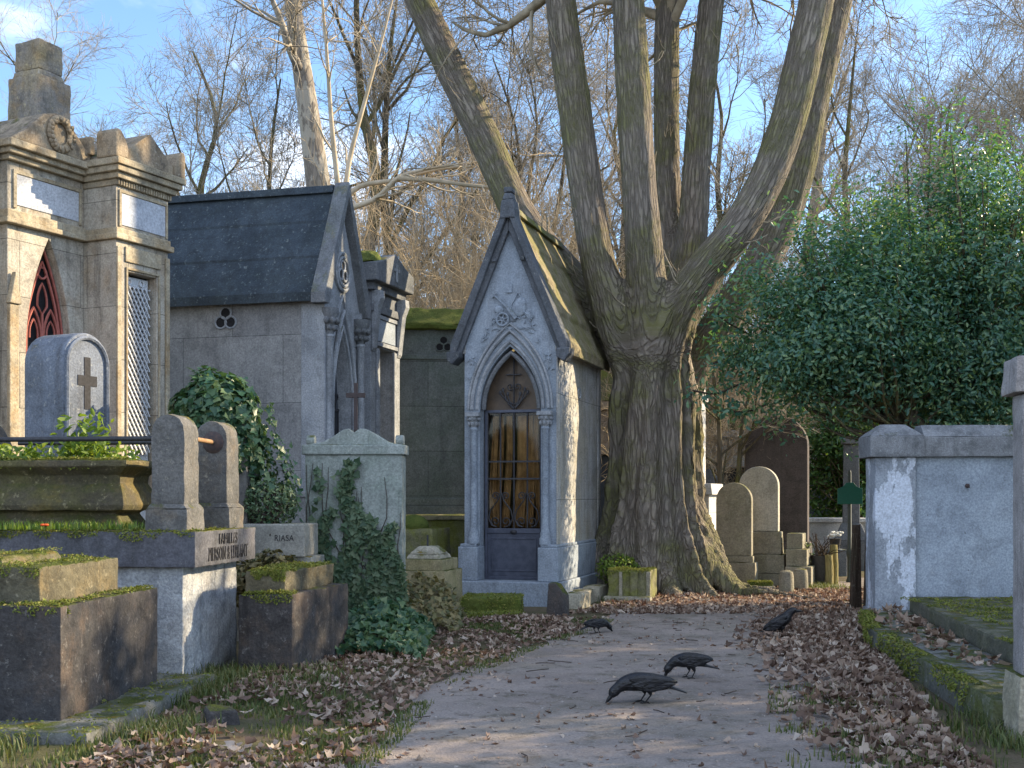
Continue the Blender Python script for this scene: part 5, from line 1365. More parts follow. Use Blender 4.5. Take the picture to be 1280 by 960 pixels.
# ------------------------------------------------------------------ pale rendered wall
t = thing('rendered_wall', 'pale blue grey rendered wall with a heavy grey concrete coping at right', 'wall', (wx(1094, 14.0), 14.0, 0), R(-4))
Z0 = .0
MB().box(.47, 3.6, .05, .45, .12, 1.955).build('panel', M['render_pale'], t, .006, rough=(.12, .006, 3), seed=110)
MB().box(0, .467, 0, .5, .0, 1.95).build('pier', M['render_peel'], t, .012, rough=(.09, .005, 4), seed=111)
MB().box(-.03, .50, -.03, .53, -.1, .17).build('pier_base', M['cap_concrete'], t, .015, rough=(.07, .01, 5), seed=112)
MB().box(.50, 3.6, -.03, .50, -.1, .14).build('footing', M['cap_concrete'], t, .015)
cp = MB().box(-.07, .55, -.07, .57, 1.953, 2.20).box(-.07, .55, -.07, .57, 2.20, 2.34, .17, .2); cp.build('pier_cap', M['cap_concrete'], t, .012, rough=(.07, .006, 6), seed=113)
cp = MB().box(.553, 3.65, -.03, .53, 1.957, 2.19).box(.553, 3.65, -.03, .53, 2.19, 2.33, 0, .15); cp.build('coping', M['cap_concrete'], t, .012, rough=(.1, .006, 5), seed=114)
bp = MB().blob((1.06, .035, 1.62), (.03, .012, .025), 7, 5).tube([(1.06, .03, 1.62), (1.075, .0, 1.6)], .008, 5); bp.build('rusty_bolt', M['rust'], t)
db = MB(); 
for (x, z, s) in ((1.06, 2.27, .05), (1.10, 2.235, .035), (1.075, 2.22, .025)): db.blob((x, .05, z), (s*.35, .02, s), 6, 5)
# ------------------------------------------------------------------ kerbed grave ledge
t = thing('kerbed_grave', 'mossy kerbed grave ledge strewn with leaves in front of the rendered wall', 'grave', (0, 0, 0))
def kerb_poly(pts, w0, z0, z1):
    mb = MB(); n = len(pts); vs = []
    for x, y in pts: vs += [(x, y, z0), (x+w0, y, z0), (x+w0, y, z1), (x+.015, y, z1)]
    fs = [(0, 1, 2, 3), tuple(reversed(range((n-1)*4, n*4)))]
    for i in range(n-1):
        for k in range(4): fs.append((i*4+k, i*4+(k+1) % 4, i*4+4+(k+1) % 4, i*4+4+k))
    return mb.add(vs, fs)
kp = [(3.98, 13.75), (3.76, 12.8), (3.50, 11.8), (3.34, 10.4), (3.19, 9.0), (3.05, 7.65)]
kerb_poly(kp, .17, -.1, .205).build('kerb', M['kerb_moss'], t, .02, rough=(.06, .016, 5), seed=120)
vs = [(x+.16, y, .0) for x, y in kp]+[(6.4, 7.65, 0), (6.4, 13.75, 0)]
MB().prism([(v[0], v[1]) for v in vs], -.1, .195, 'z').build('ledge', M['grave_slab'], t, .01)
t = thing('inner_grave_slab', 'raised moss topped slab inside the kerbed grave', 'grave', (0, 0, 0))
MB().prism([(3.83, 9.1), (4.30, 12.5), (4.5, 13.6), (6.4, 13.6), (6.4, 9.1)], .19, .36, 'z').build('slab', M['kerb_moss2'] if 'kerb_moss2' in M else M['moss_tomb'], t, .03, rough=(.09, .012, 5), seed=121)
moss_on(t, [(3.85, 4.4, 9.1, 9.6, .362, 1600), (4.3, 6.0, 9.1, 13.4, .362, 16000)], 122, .026, -.02)
# moss tufts on the kerb
r = np.random.default_rng(12); n = 5200; y = r.uniform(8.2, 13.6, n); xk = np.interp(y, [p[1] for p in kp[::-1]], [p[0] for p in kp[::-1]])
f = r.uniform(0, 1, n); x = np.where(f < .5, xk-.012, xk+r.uniform(0, .12, n)); z = np.where(f < .5, r.uniform(.0, .2, n), .205)
k = np.array([noise.fractal(Vector((b*1.2, c*3, 4)), 1, 2, 3) for b, c in zip(y, z)])+(y-9.5)*.2 > .1
nn = np.where((f < .5)[:, None], [-1, 0, .3], [0, 0, 1])
o = leaf_cloud('kerb_moss', r, np.c_[x, y, z][k], nn[k], .03, M['moss_leaf'], None, LEAF, .7); tag(o, 'bright moss growing on the near kerb of the leafy ledge', 'moss', kind='stuff')
# ------------------------------------------------------------------ near stele at the right edge
t = thing('near_stele', 'grained pale stele on a mossy base cut by the right edge', 'gravestone', (wx(1279, 7.35), 7.35, 0), R(-8))
MB().box(0, .9, 0, .24, .40, 2.13).build('shaft', M['post_wood'], t, .015, rough=(.07, .006, 4), seed=125)
MB().box(-.06, 1.0, -.04, .3, 2.13, 2.36, .015, .01).build('cap', M['post_wood'], t, .02, rough=(.06, .008, 5), seed=126)
MB().box(-.05, 1.0, -.06, .34, -.05, .40, .02, .02).build('base', M['pale_base'], t, .02, rough=(.06, .012, 5), seed=127)

# ------------------------------------------------------------------ distant tombs seen through the gaps
def far_tomb(name, label, px, Y, W, eave, apex, D, wall, roof, rz=0, door=True, cat='mausoleum', roofmoss=False):
    z0 = gh(wx(px, Y), Y)
    t = thing(name, label, cat, (wx(px, Y), Y, z0), rz)
    wb = MB().box(-W/2, -W*.16, 0, .25, -.3, eave).box(W*.16, W/2, 0, .25, -.3, eave).box(-W*.16, W*.16, 0, .25, eave*.72, eave).box(-W/2, W/2, .254, D, -.3, eave)
    wb.build('wall', M[wall], t, .012)
    MB().box(-W*.158, W*.158, .15, .2, 0, eave*.715).build('door', M['dark_door'], t, .01)
    MB().box(-W/2-.1, W/2+.1, -.1, D+.1, eave, eave+.18).build('cornice', M[wall], t, .02)
    MB().prism([(-W/2-.14, eave+.18), (0, apex), (W/2+.14, eave+.18)], -.12, D+.12).build('roof', M[roof], t, .02)
    MB().box(-W/2-.06, W/2+.06, -.06, D+.06, -.3, .5).build('plinth', M[wall], t, .02)
    return t
far_tomb('beige_mausoleum', 'beige panelled mausoleum glimpsed between the gothic chapel and the great trunk', 745, 25.0, 2.6, 3.3, 4.2, 2.2, 'beige_stone', 'moss_tomb', R(-10))
far_tomb('white_mausoleum', 'bluish white mausoleum with a low mossy roof far behind the arched headstones', 905, 29.0, 3.6, 2.6, 3.4, 2.4, 'white_stone', 'moss_tomb', R(-6))
far_tomb('white_mausoleum', 'white block mausoleum behind the evergreen bushes at the bend of the path', 1035, 30.0, 3.0, 2.7, 3.6, 2.4, 'white_stone', 'moss_tomb', R(-12))
far_tomb('small_aedicule', 'small dark gabled tomb between the white stele and the arched headstone', 886, 26.0, .7, 1.4, 2.1, .8, 'grave_dark', 'dark_trim', R(-8))
far_tomb('grey_mausoleum', 'grey mausoleum in the distance behind the mossy roofed one', 560, 27.0, 3.2, 3.4, 4.3, 2.4, 'grey_wall', 'moss_tomb', R(4))
far_tomb('beige_vault', 'beige vault beyond the beige panelled mausoleum', 800, 31.0, 3.0, 2.9, 3.8, 2.4, 'beige_stone', 'dark_trim', R(2))
# ------------------------------------------------------------------ the great many stemmed tree
def px3(px, py, Y): return (wx(px, Y), Y, wz(py, Y))
def great_tree():
    rg = np.random.default_rng(77); base = Vector((2.24, 18.6, 0))
    K = 1/F
    limbs = [
        ([(806,480,18.7),(775,420,18.8),(738,374,19.0),(692,322,19.3),(645,260,19.6),(602,165,19.9),(560,78,20.1),(520,-10,20.3),(478,-110,20.5),(430,-230,20.7)], [32,31,27,25,26,25,24,23,19,13]),
        ([(796,470,18.55),(770,400,18.45),(748,330,18.4),(733,240,18.4),(716,120,18.4),(702,10,18.4),(692,-90,18.4),(684,-220,18.3)], [36,32,27,26,26,24,20,13]),
        ([(815,490,18.5),(812,420,18.35),(806,330,18.15),(799,230,18.0),(791,110,18.0),(786,0,18.0),(784,-100,18.0),(790,-240,18.0)], [38,34,30,27,27,25,20,13]),
        ([(832,460,19.2),(836,380,19.5),(838,300,19.6),(834,200,19.7),(833,90,19.7),(836,-20,19.7),(842,-200,19.8)], [32,26,21,20,20,19,11]),
        ([(835,470,18.9),(850,390,19.1),(864,310,19.2),(871,210,19.2),(878,110,19.2),(890,0,19.2),(902,-110,19.2),(910,-240,19.2)], [34,28,24,22,21,20,17,10]),
        ([(828,490,18.5),(838,410,18.25),(872,350,18.0),(920,290,17.8),(958,225,17.8),(985,150,17.8),(1005,70,17.8),(1023,-10,17.8),(1040,-110,17.8),(1060,-250,17.8)], [40,36,31,29,28,28,28,27,20,12]),
        ([(850,520,19.3),(880,440,19.6),(925,370,19.7),(970,292,19.8),(996,210,19.8),(1018,110,19.8),(1046,0,19.8),(1066,-110,19.9),(1090,-240,19.9)], [36,32,29,29,28,27,25,18,10])]
    P = []; Rr = []
    mb = MB()
    for pts, rad in limbs:
        p = [px3(*q) for q in pts]; r = [a*q[2]*K*.82 for a, q in zip(rad, pts)]
        p = [(2.22, 18.62, 1.3), (2.22+(p[0][0]-2.22)*.35, 18.62+(p[0][1]-18.62)*.35, 2.35)]+p; r = [r[0]*.6, r[0]*.85, r[0]*.93]+r[1:]
        pp, rr = resample(p, r, 40); P.append(pp); Rr.append(rr)
        mb.tube(pp, list(rr), 14)
    # fluted bole: a core and buttresses running from spreading roots up to the crotch
    mb.tube([(2.24,18.7,-.4),(2.24,18.7,.5),(2.22,18.65,1.6),(2.2,18.6,3.0),(2.2,18.6,3.8),(2.2,18.6,4.6)], [.62,.58,.56,.55,.45,.2], 18)
    roots = [(-168, 1.02, .27), (-140, 1.0, .24), (-112, .95, .25), (-84, .92, .22), (-58, 1.0, .25), (-33, 1.25, .26), (-10, 1.05, .23), (18, 1.0, .25), (60, 1.0, .26), (110, 1.0, .26), (150, 1.0, .25)]
    for a, rt, r in roots:
        c, s = math.cos(R(a)), math.sin(R(a)); w = rg.normal()*.03
        pts = [(2.24+c*(rt+.45), 18.62+s*(rt+.45), -.12), (2.24+c*rt, 18.62+s*rt, .12), (2.24+c*rt*.74, 18.62+s*rt*.74, .55), (2.24+c*(.50+w), 18.62+s*(.50+w), 1.35),
               (2.23+c*.47, 18.62+s*.47, 2.2), (2.22+c*.45, 18.6+s*.42, 3.0), (2.22+c*.33, 18.6+s*.31, 3.7), (2.22+c*.18, 18.6+s*.18, 4.6)]
        pp, rr = resample(pts, [.09, r*.8, r*.98, r, r*.86, r*.84, r*.7, r*.35], 26)
        mb.tube(pp, list(rr), 10)
    # surface roots running over the path edge
    for pts in ([(3.0,18.2,.1),(3.5,17.7,.12),(4.1,17.35,.06),(4.8,17.0,.0)], [(3.0,18.4,.12),(3.6,18.2,.1),(4.2,18.05,.02)], [(1.6,17.9,.1),(1.4,17.4,.02)]):
        pp, rr = resample(pts, [.13, .09, .07, .03][:len(pts)], 16); mb.tube(pp, list(rr), 8)
    t = thing('great_tree', 'huge bare tree with a fluted bole splitting into seven thick mossy limbs', 'tree', base)
    o = mb.build('trunk', None); 
    rm = o.modifiers.new('r', 'REMESH'); rm.mode = 'VOXEL'; rm.voxel_size = .042
    sm = o.modifiers.new('s', 'SMOOTH'); sm.iterations = 18; sm.factor = .5
    me = eval_mesh(o); bpy.data.objects.remove(o)
    n = len(me.vertices); co = np.empty(n*3, np.float32); me.vertices.foreach_get('co', co); co = co.reshape(-1, 3)
    nr = np.empty(n*3, np.float32); me.vertices.foreach_get('normal', nr); nr = nr.reshape(-1, 3)
    # bark coordinates that follow each limb: sideways offset and length along the nearest axis
    AX = np.concatenate([p_[6:] for p_ in P]+[np.c_[np.full(24, 2.22), np.full(24, 18.62), np.linspace(-.2, 3.2, 24)]])
    TT = np.concatenate([unit(np.gradient(p_, axis=0))[6:] for p_ in P]+[np.tile([0., 0, 1], (24, 1))])
    SS = np.concatenate([(np.r_[0, np.cumsum(np.linalg.norm(np.diff(p_, axis=0), axis=1))]+1.3)[6:] for p_ in P]+[np.linspace(-.2, 3.2, 24)])
    RD = np.concatenate([r_[6:] for r_ in Rr]+[np.full(24, .75)])
    bc = np.empty((n, 3)); seam = np.empty(n)
    gid = np.arange(len(AX))//34; gid[gid > 6] = 7
    for c0 in range(0, n, 4000):
        q = co[c0:c0+4000].astype(float); df = q[:, None, :]-AX[None]
        dn = np.linalg.norm(df, axis=2)/RD[None]; dn[:, gid == 7] += np.array([.55*noise.fractal(Vector(v_)*1.7, 1, 2, 3) for v_ in q])[:, None]; k = np.argmin(dn, axis=1)
        d1 = dn[np.arange(len(k)), k]; d2 = np.where(gid[None] == gid[k][:, None], 9e9, dn).min(1); seam[c0:c0+4000] = np.where(gid[k] == 7, 1.0, np.clip((np.where((gid[None] == gid[k][:, None]) | (gid[None] == 7), 9e9, dn).min(1)-d1)/.45, .0, 1))
        o_ = q-AX[k]; T_ = TT[k]; al = (o_*T_).sum(1)
        U_ = unit(np.cross(np.tile([0., 1, 0], (len(k), 1)), T_)); W_2 = np.cross(T_, U_)
        bc[c0:c0+4000] = np.c_[(o_*U_).sum(1), (o_*W_2).sum(1), SS[k]+al]
    ne = len(me.edges); ed = np.empty(ne*2, np.int32); me.edges.foreach_get('vertices', ed); ed = ed.reshape(-1, 2)
    deg = np.bincount(ed.ravel(), minlength=n).astype(float)
    for _ in range(45):      # spread the jumps where limbs meet over a hand's breadth
        for c_ in range(3):
            s_ = np.bincount(ed[:, 0], bc[ed[:, 1], c_], n)+np.bincount(ed[:, 1], bc[ed[:, 0], c_], n)
            bc[:, c_] = .5*bc[:, c_]+.5*s_/np.maximum(deg, 1)
        seam = .5*seam+.5*(np.bincount(ed[:, 0], seam[ed[:, 1]], n)+np.bincount(ed[:, 1], seam[ed[:, 0]], n))/np.maximum(deg, 1)
    d = np.empty(n)
    for i in range(n):
        x, y, z = (float(q) for q in bc[i]); X_, Y_, Z_ = (float(q) for q in co[i])
        wv = noise.noise(Vector((x*1.5, y*1.5, z*.8)))*1.2
        q = Vector((x*7.5+wv, y*7.5+wv, z*1.05)); a = 1-abs(noise.noise(q))*2
        b = noise.fractal(Vector((x*19+wv, y*19, z*3.4)), 1, 2, 3)
        low = max(.4, min(1, 1.25-Z_/6))
        d[i] = ((a*.030-.012)*float(seam[i])+b*.018*float(.3+.7*seam[i]))*low+.03*float(seam[i])*noise.noise(Vector((x*2.2, y*2.2, z*.6)))*low
        if Z_ < 4.6:      # deep flutes up the bole
            an = math.atan2(Y_-18.62, X_-2.23)+.10*math.sin(Z_*1.1)
            fl = 1-2.6*abs(noise.noise(Vector((math.cos(an)*2.9, math.sin(an)*2.9, Z_*.14+5))))
            d[i] += .17*(fl-.45)*min(1, (4.6-Z_)/1.6)*min(1, .35+Z_*.7)
    co2 = co+nr*d[:, None]-np.array(base)
    me.vertices.foreach_set('co', co2.astype(np.float32).ravel())
    me.polygons.foreach_set('use_smooth', np.ones(len(me.polygons), dtype=bool)); me.update(); me.name = 'trunk'
    at = me.attributes.new('bark_co', 'FLOAT_VECTOR', 'POINT'); at.data.foreach_set('vector', bc.astype(np.float32).ravel())
    me.materials.clear(); link_mesh('trunk', me, M['bark_main'], t)
    # twigs on the limbs and branches overhead
    P = np.array(P); Rr = np.array(Rr)
    A, RA = sprout(rg, P, Rr, 16, .3, .8, (1.1, 1.7), .75, .05, 8, .22, .16, .009, .4, .0)
    A2, RA2 = sprout(rg, A, RA, 2, .2, .9, (.4, 1.0), .35, .6, 5, .12, .2, .006, .5)
    B, RB = sprout(rg, P, Rr, 9, .80, 1.0, (.5, 1.2), 4.2, .42, 11, .03, .16, .03, .2, .2)
    B2, RB2 = sprout(rg, B, RB, 8, .25, 1, (.4, 1.0), 2.0, .5, 8, -.03, .17, .014, .3)
    B3, RB3 = sprout(rg, B2, RB2, 6, .2, 1, (.4, 1.0), .9, .55, 6, -.04, .2, .008, .4)
    B4, RB4 = sprout(rg, B3, RB3, 3, .2, 1, (.4, 1.0), .4, .6, 4, 0, .2, .006, .5)
    V, Fq = join_tubes([(A, RA, 5), (A2, RA2, 4), (B, RB, 8), (B2, RB2, 5), (B3, RB3, 4), (B4, RB4, 3)])
    c = link_mesh('crown', np_mesh('crown', V-np.array(base), Fq, True), M['bark_twig'], t)
great_tree()

# ------------------------------------------------------------------ leafless trees beyond
def place_tree(meshes, name, label, px, Y, rz=0, s=1.0, group='leafless trees beyond the tombs'):
    t = thing(name, label, 'tree', (wx(px, Y), Y, gh(wx(px, Y), Y)), rz, group); t.scale = (s, s, s)
    link_m = bpy.data.objects.new('trunk', meshes[0]); COL.objects.link(link_m); link_m.parent = t
    link_c = bpy.data.objects.new('crown', meshes[1]); COL.objects.link(link_c); link_c.parent = t
    return t
TA = bare_tree(101, 17, .46, (-2.4, 0), limbs=8, fork=.62, L=.34, sub=(7, 7, 6), trunk_mat='bark_plane', up=.06, drift=.008)
TB = bare_tree(102, 15, .24, (.3, .2), limbs=13, fork=.22, L=.38, sub=(7, 7, 7), up=.05)
TC = bare_tree(103, 13, .2, (-.4, .1), limbs=12, fork=.2, L=.42, sub=(8, 7, 6), up=.08, stems=3, spread=.10)
TD = bare_tree(104, 12, .16, (.2, 0), limbs=14, fork=.15, L=.36, sub=(7, 7, 6), up=.1)
TE = bare_tree(105, 14, .22, (.6, .2), limbs=12, fork=.25, L=.42, sub=(8, 7, 6), up=.02, wig=.17)
TFm = bare_tree(106, 9, .11, (.5, 0), limbs=14, fork=.12, L=.38, sub=(7, 6, 5), up=.08, stems=2, spread=.12)
spec = [(TA, 462, 27, 0, 1.0, 'tall plane tree with peeling white bark rising behind the black roof'),
 (TB, 452, 30, 1.0, 1.05, 'mossy leafless tree just right of the peeling plane tree'),
 (TE, 505, 32, 2.0, 1.05, 'dark leafless tree left of the leaning limb of the great tree'),
 (TD, 335, 31, .5, 1.0, 'slim leafless tree left of the peeling plane tree'),
 (TE, 262, 34, 4.0, .95, 'leafless tree fanning over the sunlit chapels at left'),
 (TD, 165, 36, 1.2, .85, 'small leafless tree seen above the lattice door chapel'),
 (TB, 60, 38, 3.0, .95, 'leafless tree beyond the stone block at the left edge'),
 (TD, 570, 36, 5.0, 1.15, 'leafless tree behind the steep gable of the gothic chapel'),
 (TC, 655, 35, 2.6, 1.0, 'branching leafless tree in the gap left of the green limb'),
 (TB, 715, 41, 5.2, 1.0, 'far leafless tree behind the green limb'),
 (TE, 780, 38, .9, 1.0, 'far leafless tree behind the central limbs'),
 (TD, 905, 33, 2.2, 1.1, 'slim leafless tree seen through the fork of the right limbs'),
 (TD, 1057, 30, .3, 1.05, 'slender straight leafless tree right of the curved limbs'),
 (TC, 1130, 35, 4.4, .95, 'leafless tree above the middle of the evergreen'),
 (TE, 1195, 33, 1.6, .85, 'twisted leafless tree above the right of the evergreen'),
 (TC, 1250, 29, 3.5, .85, 'dark multi stemmed leafless tree at the right edge'),
 (TB, 1330, 34, 2.4, .95, 'leafless tree beyond the right edge of the evergreen'),
 (TA, 980, 44, 2.2, .9, 'far plane tree behind the evergreen'),
 (TFm, 905, 23, .4, .75, 'thin pale trunked tree between the white stele and the dark stele'),
 (TFm, 110, 30, 2.0, .9, 'young forked tree over the wreath gable'),
 (TE, 610, 48, 3.1, 1.0, 'farthest leafless tree behind the brown thicket')]
for m, px, Y, rz, s, lab in spec: place_tree(m, 'bare_tree', lab, px, Y, rz, s)

# brown thickets and pale shoots
K1 = thicket(201, 3.2, 2.0, 6.4, 300, .015, sub=(9, 5))
K2 = thicket(202, 3.0, 2.0, 5.4, 280, .014, sub=(9, 5), ang=.55)
for me, px, Y, rz, s, lab in ((K1, 490, 28, 0, 1.0, 'dense brown thicket of bare stems behind the moss topped chapel'), (K2, 572, 27.5, 1.0, 1.05, 'brown thicket filling the gap left of the steep gable'),
        (K1, 660, 29, 2.2, 1.0, 'brown thicket behind the steep chapel roof'), (K2, 725, 30, 3.1, 1.0, 'brown thicket behind the green limb'), (K2, 430, 31, 4.0, 1.1, 'brown thicket behind the gable of the black roof'),
        (K1, 330, 33, 4.0, .95, 'brown thicket low behind the black roof'), (K2, 880, 31, 2.0, .85, 'brown thicket behind the right of the great trunk'), (K1, 1080, 36, 5.0, .9, 'brown thicket behind the evergreen'), (K2, 240, 36, 1.3, .9, 'brown thicket behind the lattice door chapel'), (K1, 960, 38, 1.3, .9, 'brown thicket on the rise behind the dark stele')):
    o = bpy.data.objects.new('bare_thicket', me); COL.objects.link(o); o.location = (wx(px, Y), Y, gh(wx(px, Y), Y)); o.rotation_euler = (0, 0, rz); o.scale = (s*1.1, s*1.1, s*1.38)
    tag(o, lab, 'shrub', 'leafless thickets')
K3 = thicket(203, .7, .7, 5.5, 9, .022, 'twig_pale', curve=.10, sub=(5, 4), lean=(.35, -.05), ang=.35, name='pale_shoots')
o = bpy.data.objects.new('pale_sapling', K3); COL.objects.link(o); o.location = (wx(425, 24), 24, 0); tag(o, 'pale sunlit shoots arching up right of the black roof', 'sapling')
rg = np.random.default_rng(31); Pp = []; Rp = []
for pts in ([(432,262,23),(470,248,22.8),(498,222,22.6),(530,212,22.4),(575,205,22.2)], [(432,250,23),(452,232,23),(500,224,22.8),(545,212,22.5),(590,208,22.3)], [(430,265,23),(437,200,23.2),(458,120,23.4),(480,40,23.6),(500,-40,23.8)], [(498,222,22.6),(540,225,22.4),(590,232,22.2),(640,235,22)], [(425,255,23),(415,160,23),(408,60,23),(400,-30,23)]):
    pp, rr = resample([px3(*q) for q in pts], np.linspace(.06, .02, len(pts)), 14); Pp.append(pp); Rp.append(rr)
pp, rr = resample([(wx(436, 23), 23, 0), (wx(434, 23), 23, 3.5), (wx(432, 23), 23, wz(255, 23))], [.11, .09, .07], 14); Pp.append(pp); Rp.append(rr)
Pp = np.array(Pp); Rp = np.array(Rp)
Q1, S1 = sprout(rg, Pp[:-1], Rp[:-1], 9, .2, 1, (.4, 1.1), 1.1, .5, 7, .08, .16, .012)
Q2, S2 = sprout(rg, Q1, S1, 5, .2, 1, (.4, 1.1), .55, .6, 5, .04, .2, .008)
V, Fq = join_tubes([(Pp, Rp, 7), (Q1, S1, 5), (Q2, S2, 3)])
o = link_mesh('pale_branching_tree', np_mesh('pale_branching_tree', V, Fq, True), M['twig_pale']); tag(o, 'low pale barked tree with arching sunlit branches beside the black gable', 'tree')

# ------------------------------------------------------------------ evergreens
def evergreen(name, label, c, rad, n, size, seed, mat='holly', trunk=True, bottom=None, cut=None, zb=0.0, cat='tree', lumps=26, group=None, fill=.45, tx=0.0, thr=-.10, shoots=60):
    r = np.random.default_rng(seed); c = np.array(c, float); rad = np.array(rad, float)
    # clusters spread through the crown, leaves on each cluster's twigs
    L = []
    ncl = int(n/70)
    d = unit(r.normal(size=(ncl*3, 3))); f = r.uniform(0, 1, ncl*3)**fill
    q = d*f[:, None]
    keep = np.array([noise.fractal(Vector(v*2.6)+Vector((seed*.7, 0, 0)), 1, 2, 3) for v in q]) > thr
    q = q[keep][:ncl]
    p = c+q*rad*(1+.28*np.array([noise.noise(Vector(unit(v)*2.4)+Vector((0, seed, 0))) for v in q])[:, None])
    if bottom is not None: p = p[p[:, 2] > bottom+.35*np.array([noise.noise(Vector((a*.9, b*.9, seed))) for a, b in p[:, :2]])]
    # upright shoots that break the outline
    sh = unit(r.normal(size=(shoots, 3))+np.array([0, -.3, .7])); sh = sh[sh[:, 2] > -.1]
    ex = []
    for v in sh:
        for q_ in range(4): ex.append(c+v*rad*(.98+.10*q_)+np.array([0, 0, .09*q_])+r.normal(size=3)*.05)
    ns = len(ex); p = np.concatenate([p, np.array(ex)])
    m = len(p); out = unit((p-c)/rad+r.normal(size=(m, 3))*.35+np.array([0, 0, .15]))
    k = 70; base = np.repeat(p, k, 0); dirs = np.repeat(out, k, 0)
    tt = r.uniform(-.5, 1, m*k)*.5; off = r.normal(size=(m*k, 3))*np.repeat(np.r_[np.full(m-ns, .16), np.full(ns, .085)], k)[:, None]
    thin = (np.repeat(np.arange(m) >= m-ns, k)) & (r.uniform(0, 1, m*k) < .55)
    pts = base+dirs*tt[:, None]+off
    nn = unit(off+dirs*.5+np.array([0, 0, .35])*1.0)
    pts = pts[~thin]; nn = nn[~thin]
    t = thing(name, label, cat, (c[0], c[1], zb), 0, group)
    o = leaf_cloud('crown', r, pts-np.array([c[0], c[1], zb]), nn, size, M[mat], t, LEAF2 if size > .07 else LEAF, .5)
    # limbs towards clusters
    sel = np.r_[r.choice(m, min(m, 90), replace=False), np.arange(m-ns+3, m, 4)]; P = []; RR = []
    for i in sel:
        e = p[i]; hb = r.uniform(.62, .95); b = np.array([c[0]+tx*(1-hb)*1.3+r.normal()*.12, c[1]+r.normal()*.12, zb+(c[2]-zb)*hb])
        mid = (b+e)/2+np.array([0, 0, -.15])+r.normal(size=3)*.12
        pp, rr = resample([b, mid, e], [.03, .02, .006], 8); P.append(pp); RR.append(rr)
    P = np.array(P)-np.array([c[0], c[1], zb]); RR = np.array(RR)
    tp, tr = resample([(tx, 0, -.2), (.03+tx*.8, 0, (c[2]-zb)*.5), (-.03, .02, c[2]-zb), (0, 0, c[2]-zb+rad[2]*.7)], [.16, .13, .1, .03], 8)
    V, Fq = join_tubes([(P, RR, 4), (tp[None], tr[None], 9)])
    link_mesh('trunk', np_mesh('trunk', V, Fq, True), M['bark_far'], t)
    return t
evergreen('evergreen_tree', 'broad dark glossy evergreen overhanging the graves right of the great tree', (wx(1056, 16.9), 16.9, 3.62), (1.48, 1.15, 1.12), 42000, .078, 301, bottom=2.95, tx=1.9, shoots=30)
evergreen('evergreen_tree', 'taller evergreen with backlit yellow green leaves above the rendered wall', (wx(1205, 17.3), 17.3, 3.95), (2.2, 1.25, 2.05), 66000, .078, 302, bottom=2.42, shoots=40)
evergreen('evergreen_tree', 'evergreen running out of the picture at the right edge', (10.0, 16.6, 4.3), (2.3, 1.4, 2.8), 26000, .10, 303, bottom=1.2)
# sprays reaching left in front of the trunk
r = np.random.default_rng(9); P = []; pts = []; nn = []
for pl in ([(960,470,17.5),(925,480,17.2),(895,492,17.0),(866,488,16.9)], [(980,440,17.5),(930,440,17.2),(890,455,17.1)], [(960,505,17.4),(930,515,17.1),(905,512,17.0)], [(940,420,17.6),(905,400,17.4),(892,385,17.3)]):
    pp, rr = resample([px3(*q) for q in pl], [.02]*len(pl), 12); P.append(pp)
    for i in range(150):
        a = pp[r.integers(2, 12)]; o_ = r.normal(size=3)*np.array([.13, .13, .10]); pts.append(a+o_); nn.append(o_*3+np.array([-.3, -.2, .6]))
ev = [o for o in bpy.data.objects if o.name.startswith('evergreen_tree')][0]
base = np.array(ev.location)
leaf_cloud('foliage', r, np.array(pts)-base, np.array(nn), .10, M['holly'], ev, LEAF2, .4)
V, Fq = tubes_np(np.array(P)-base, np.full((len(P), 12), .014), 4); link_mesh('spray_twig', np_mesh('spray_twig', V, [Fq], True), M['dark_twig'], ev)
evergreen('laurel_bush', 'mid green laurel bush at the bend of the path behind the green sign', (wx(1070, 26.5), 26.5, 1.9), (1.15, .9, 1.6), 8000, .12, 305, 'laurel', cat='shrub', bottom=.2)
evergreen('laurel_bush', 'sunny yellow green laurel above the dark stele', (wx(1045, 31), 31, 3.3), (2.2, 1.4, 1.2), 9000, .13, 306, 'laurel', cat='shrub', bottom=2.2)
mound('grave_shrub', 'small dark bush growing at the foot of the dark stele', (wx(1000, 20.9), 20.9, .35), (.28, .25, .32), 700, .06, 'shrub_leaf', LEAF2, 'shrub', seed=33)
mound('root_tuft', 'green tuft growing at the left foot of the great tree', (1.55, 17.6, .42), (.3, .22, .22), 900, .055, 'weed', LEAF2, 'shrub', seed=35)
# unseen evergreens added outside the frame to throw shade on path and tombs
evergreen('evergreen_tree', 'unseen evergreen added to the right to cast shade', (9.3, 12.6, 3.0), (2.0, 1.8, 2.3), 6500, .13, 311, thr=.08)
evergreen('evergreen_tree', 'unseen tall evergreen added farther right to cast shade', (13.2, 14.8, 4.2), (2.2, 2.0, 3.1), 9000, .14, 312, thr=.0)
evergreen('evergreen_tree', 'unseen low evergreen added beside the near grave to shade the path', (9.8, 9.2, 3.1), (2.1, 2.1, 2.5), 9000, .13, 313, thr=.0)

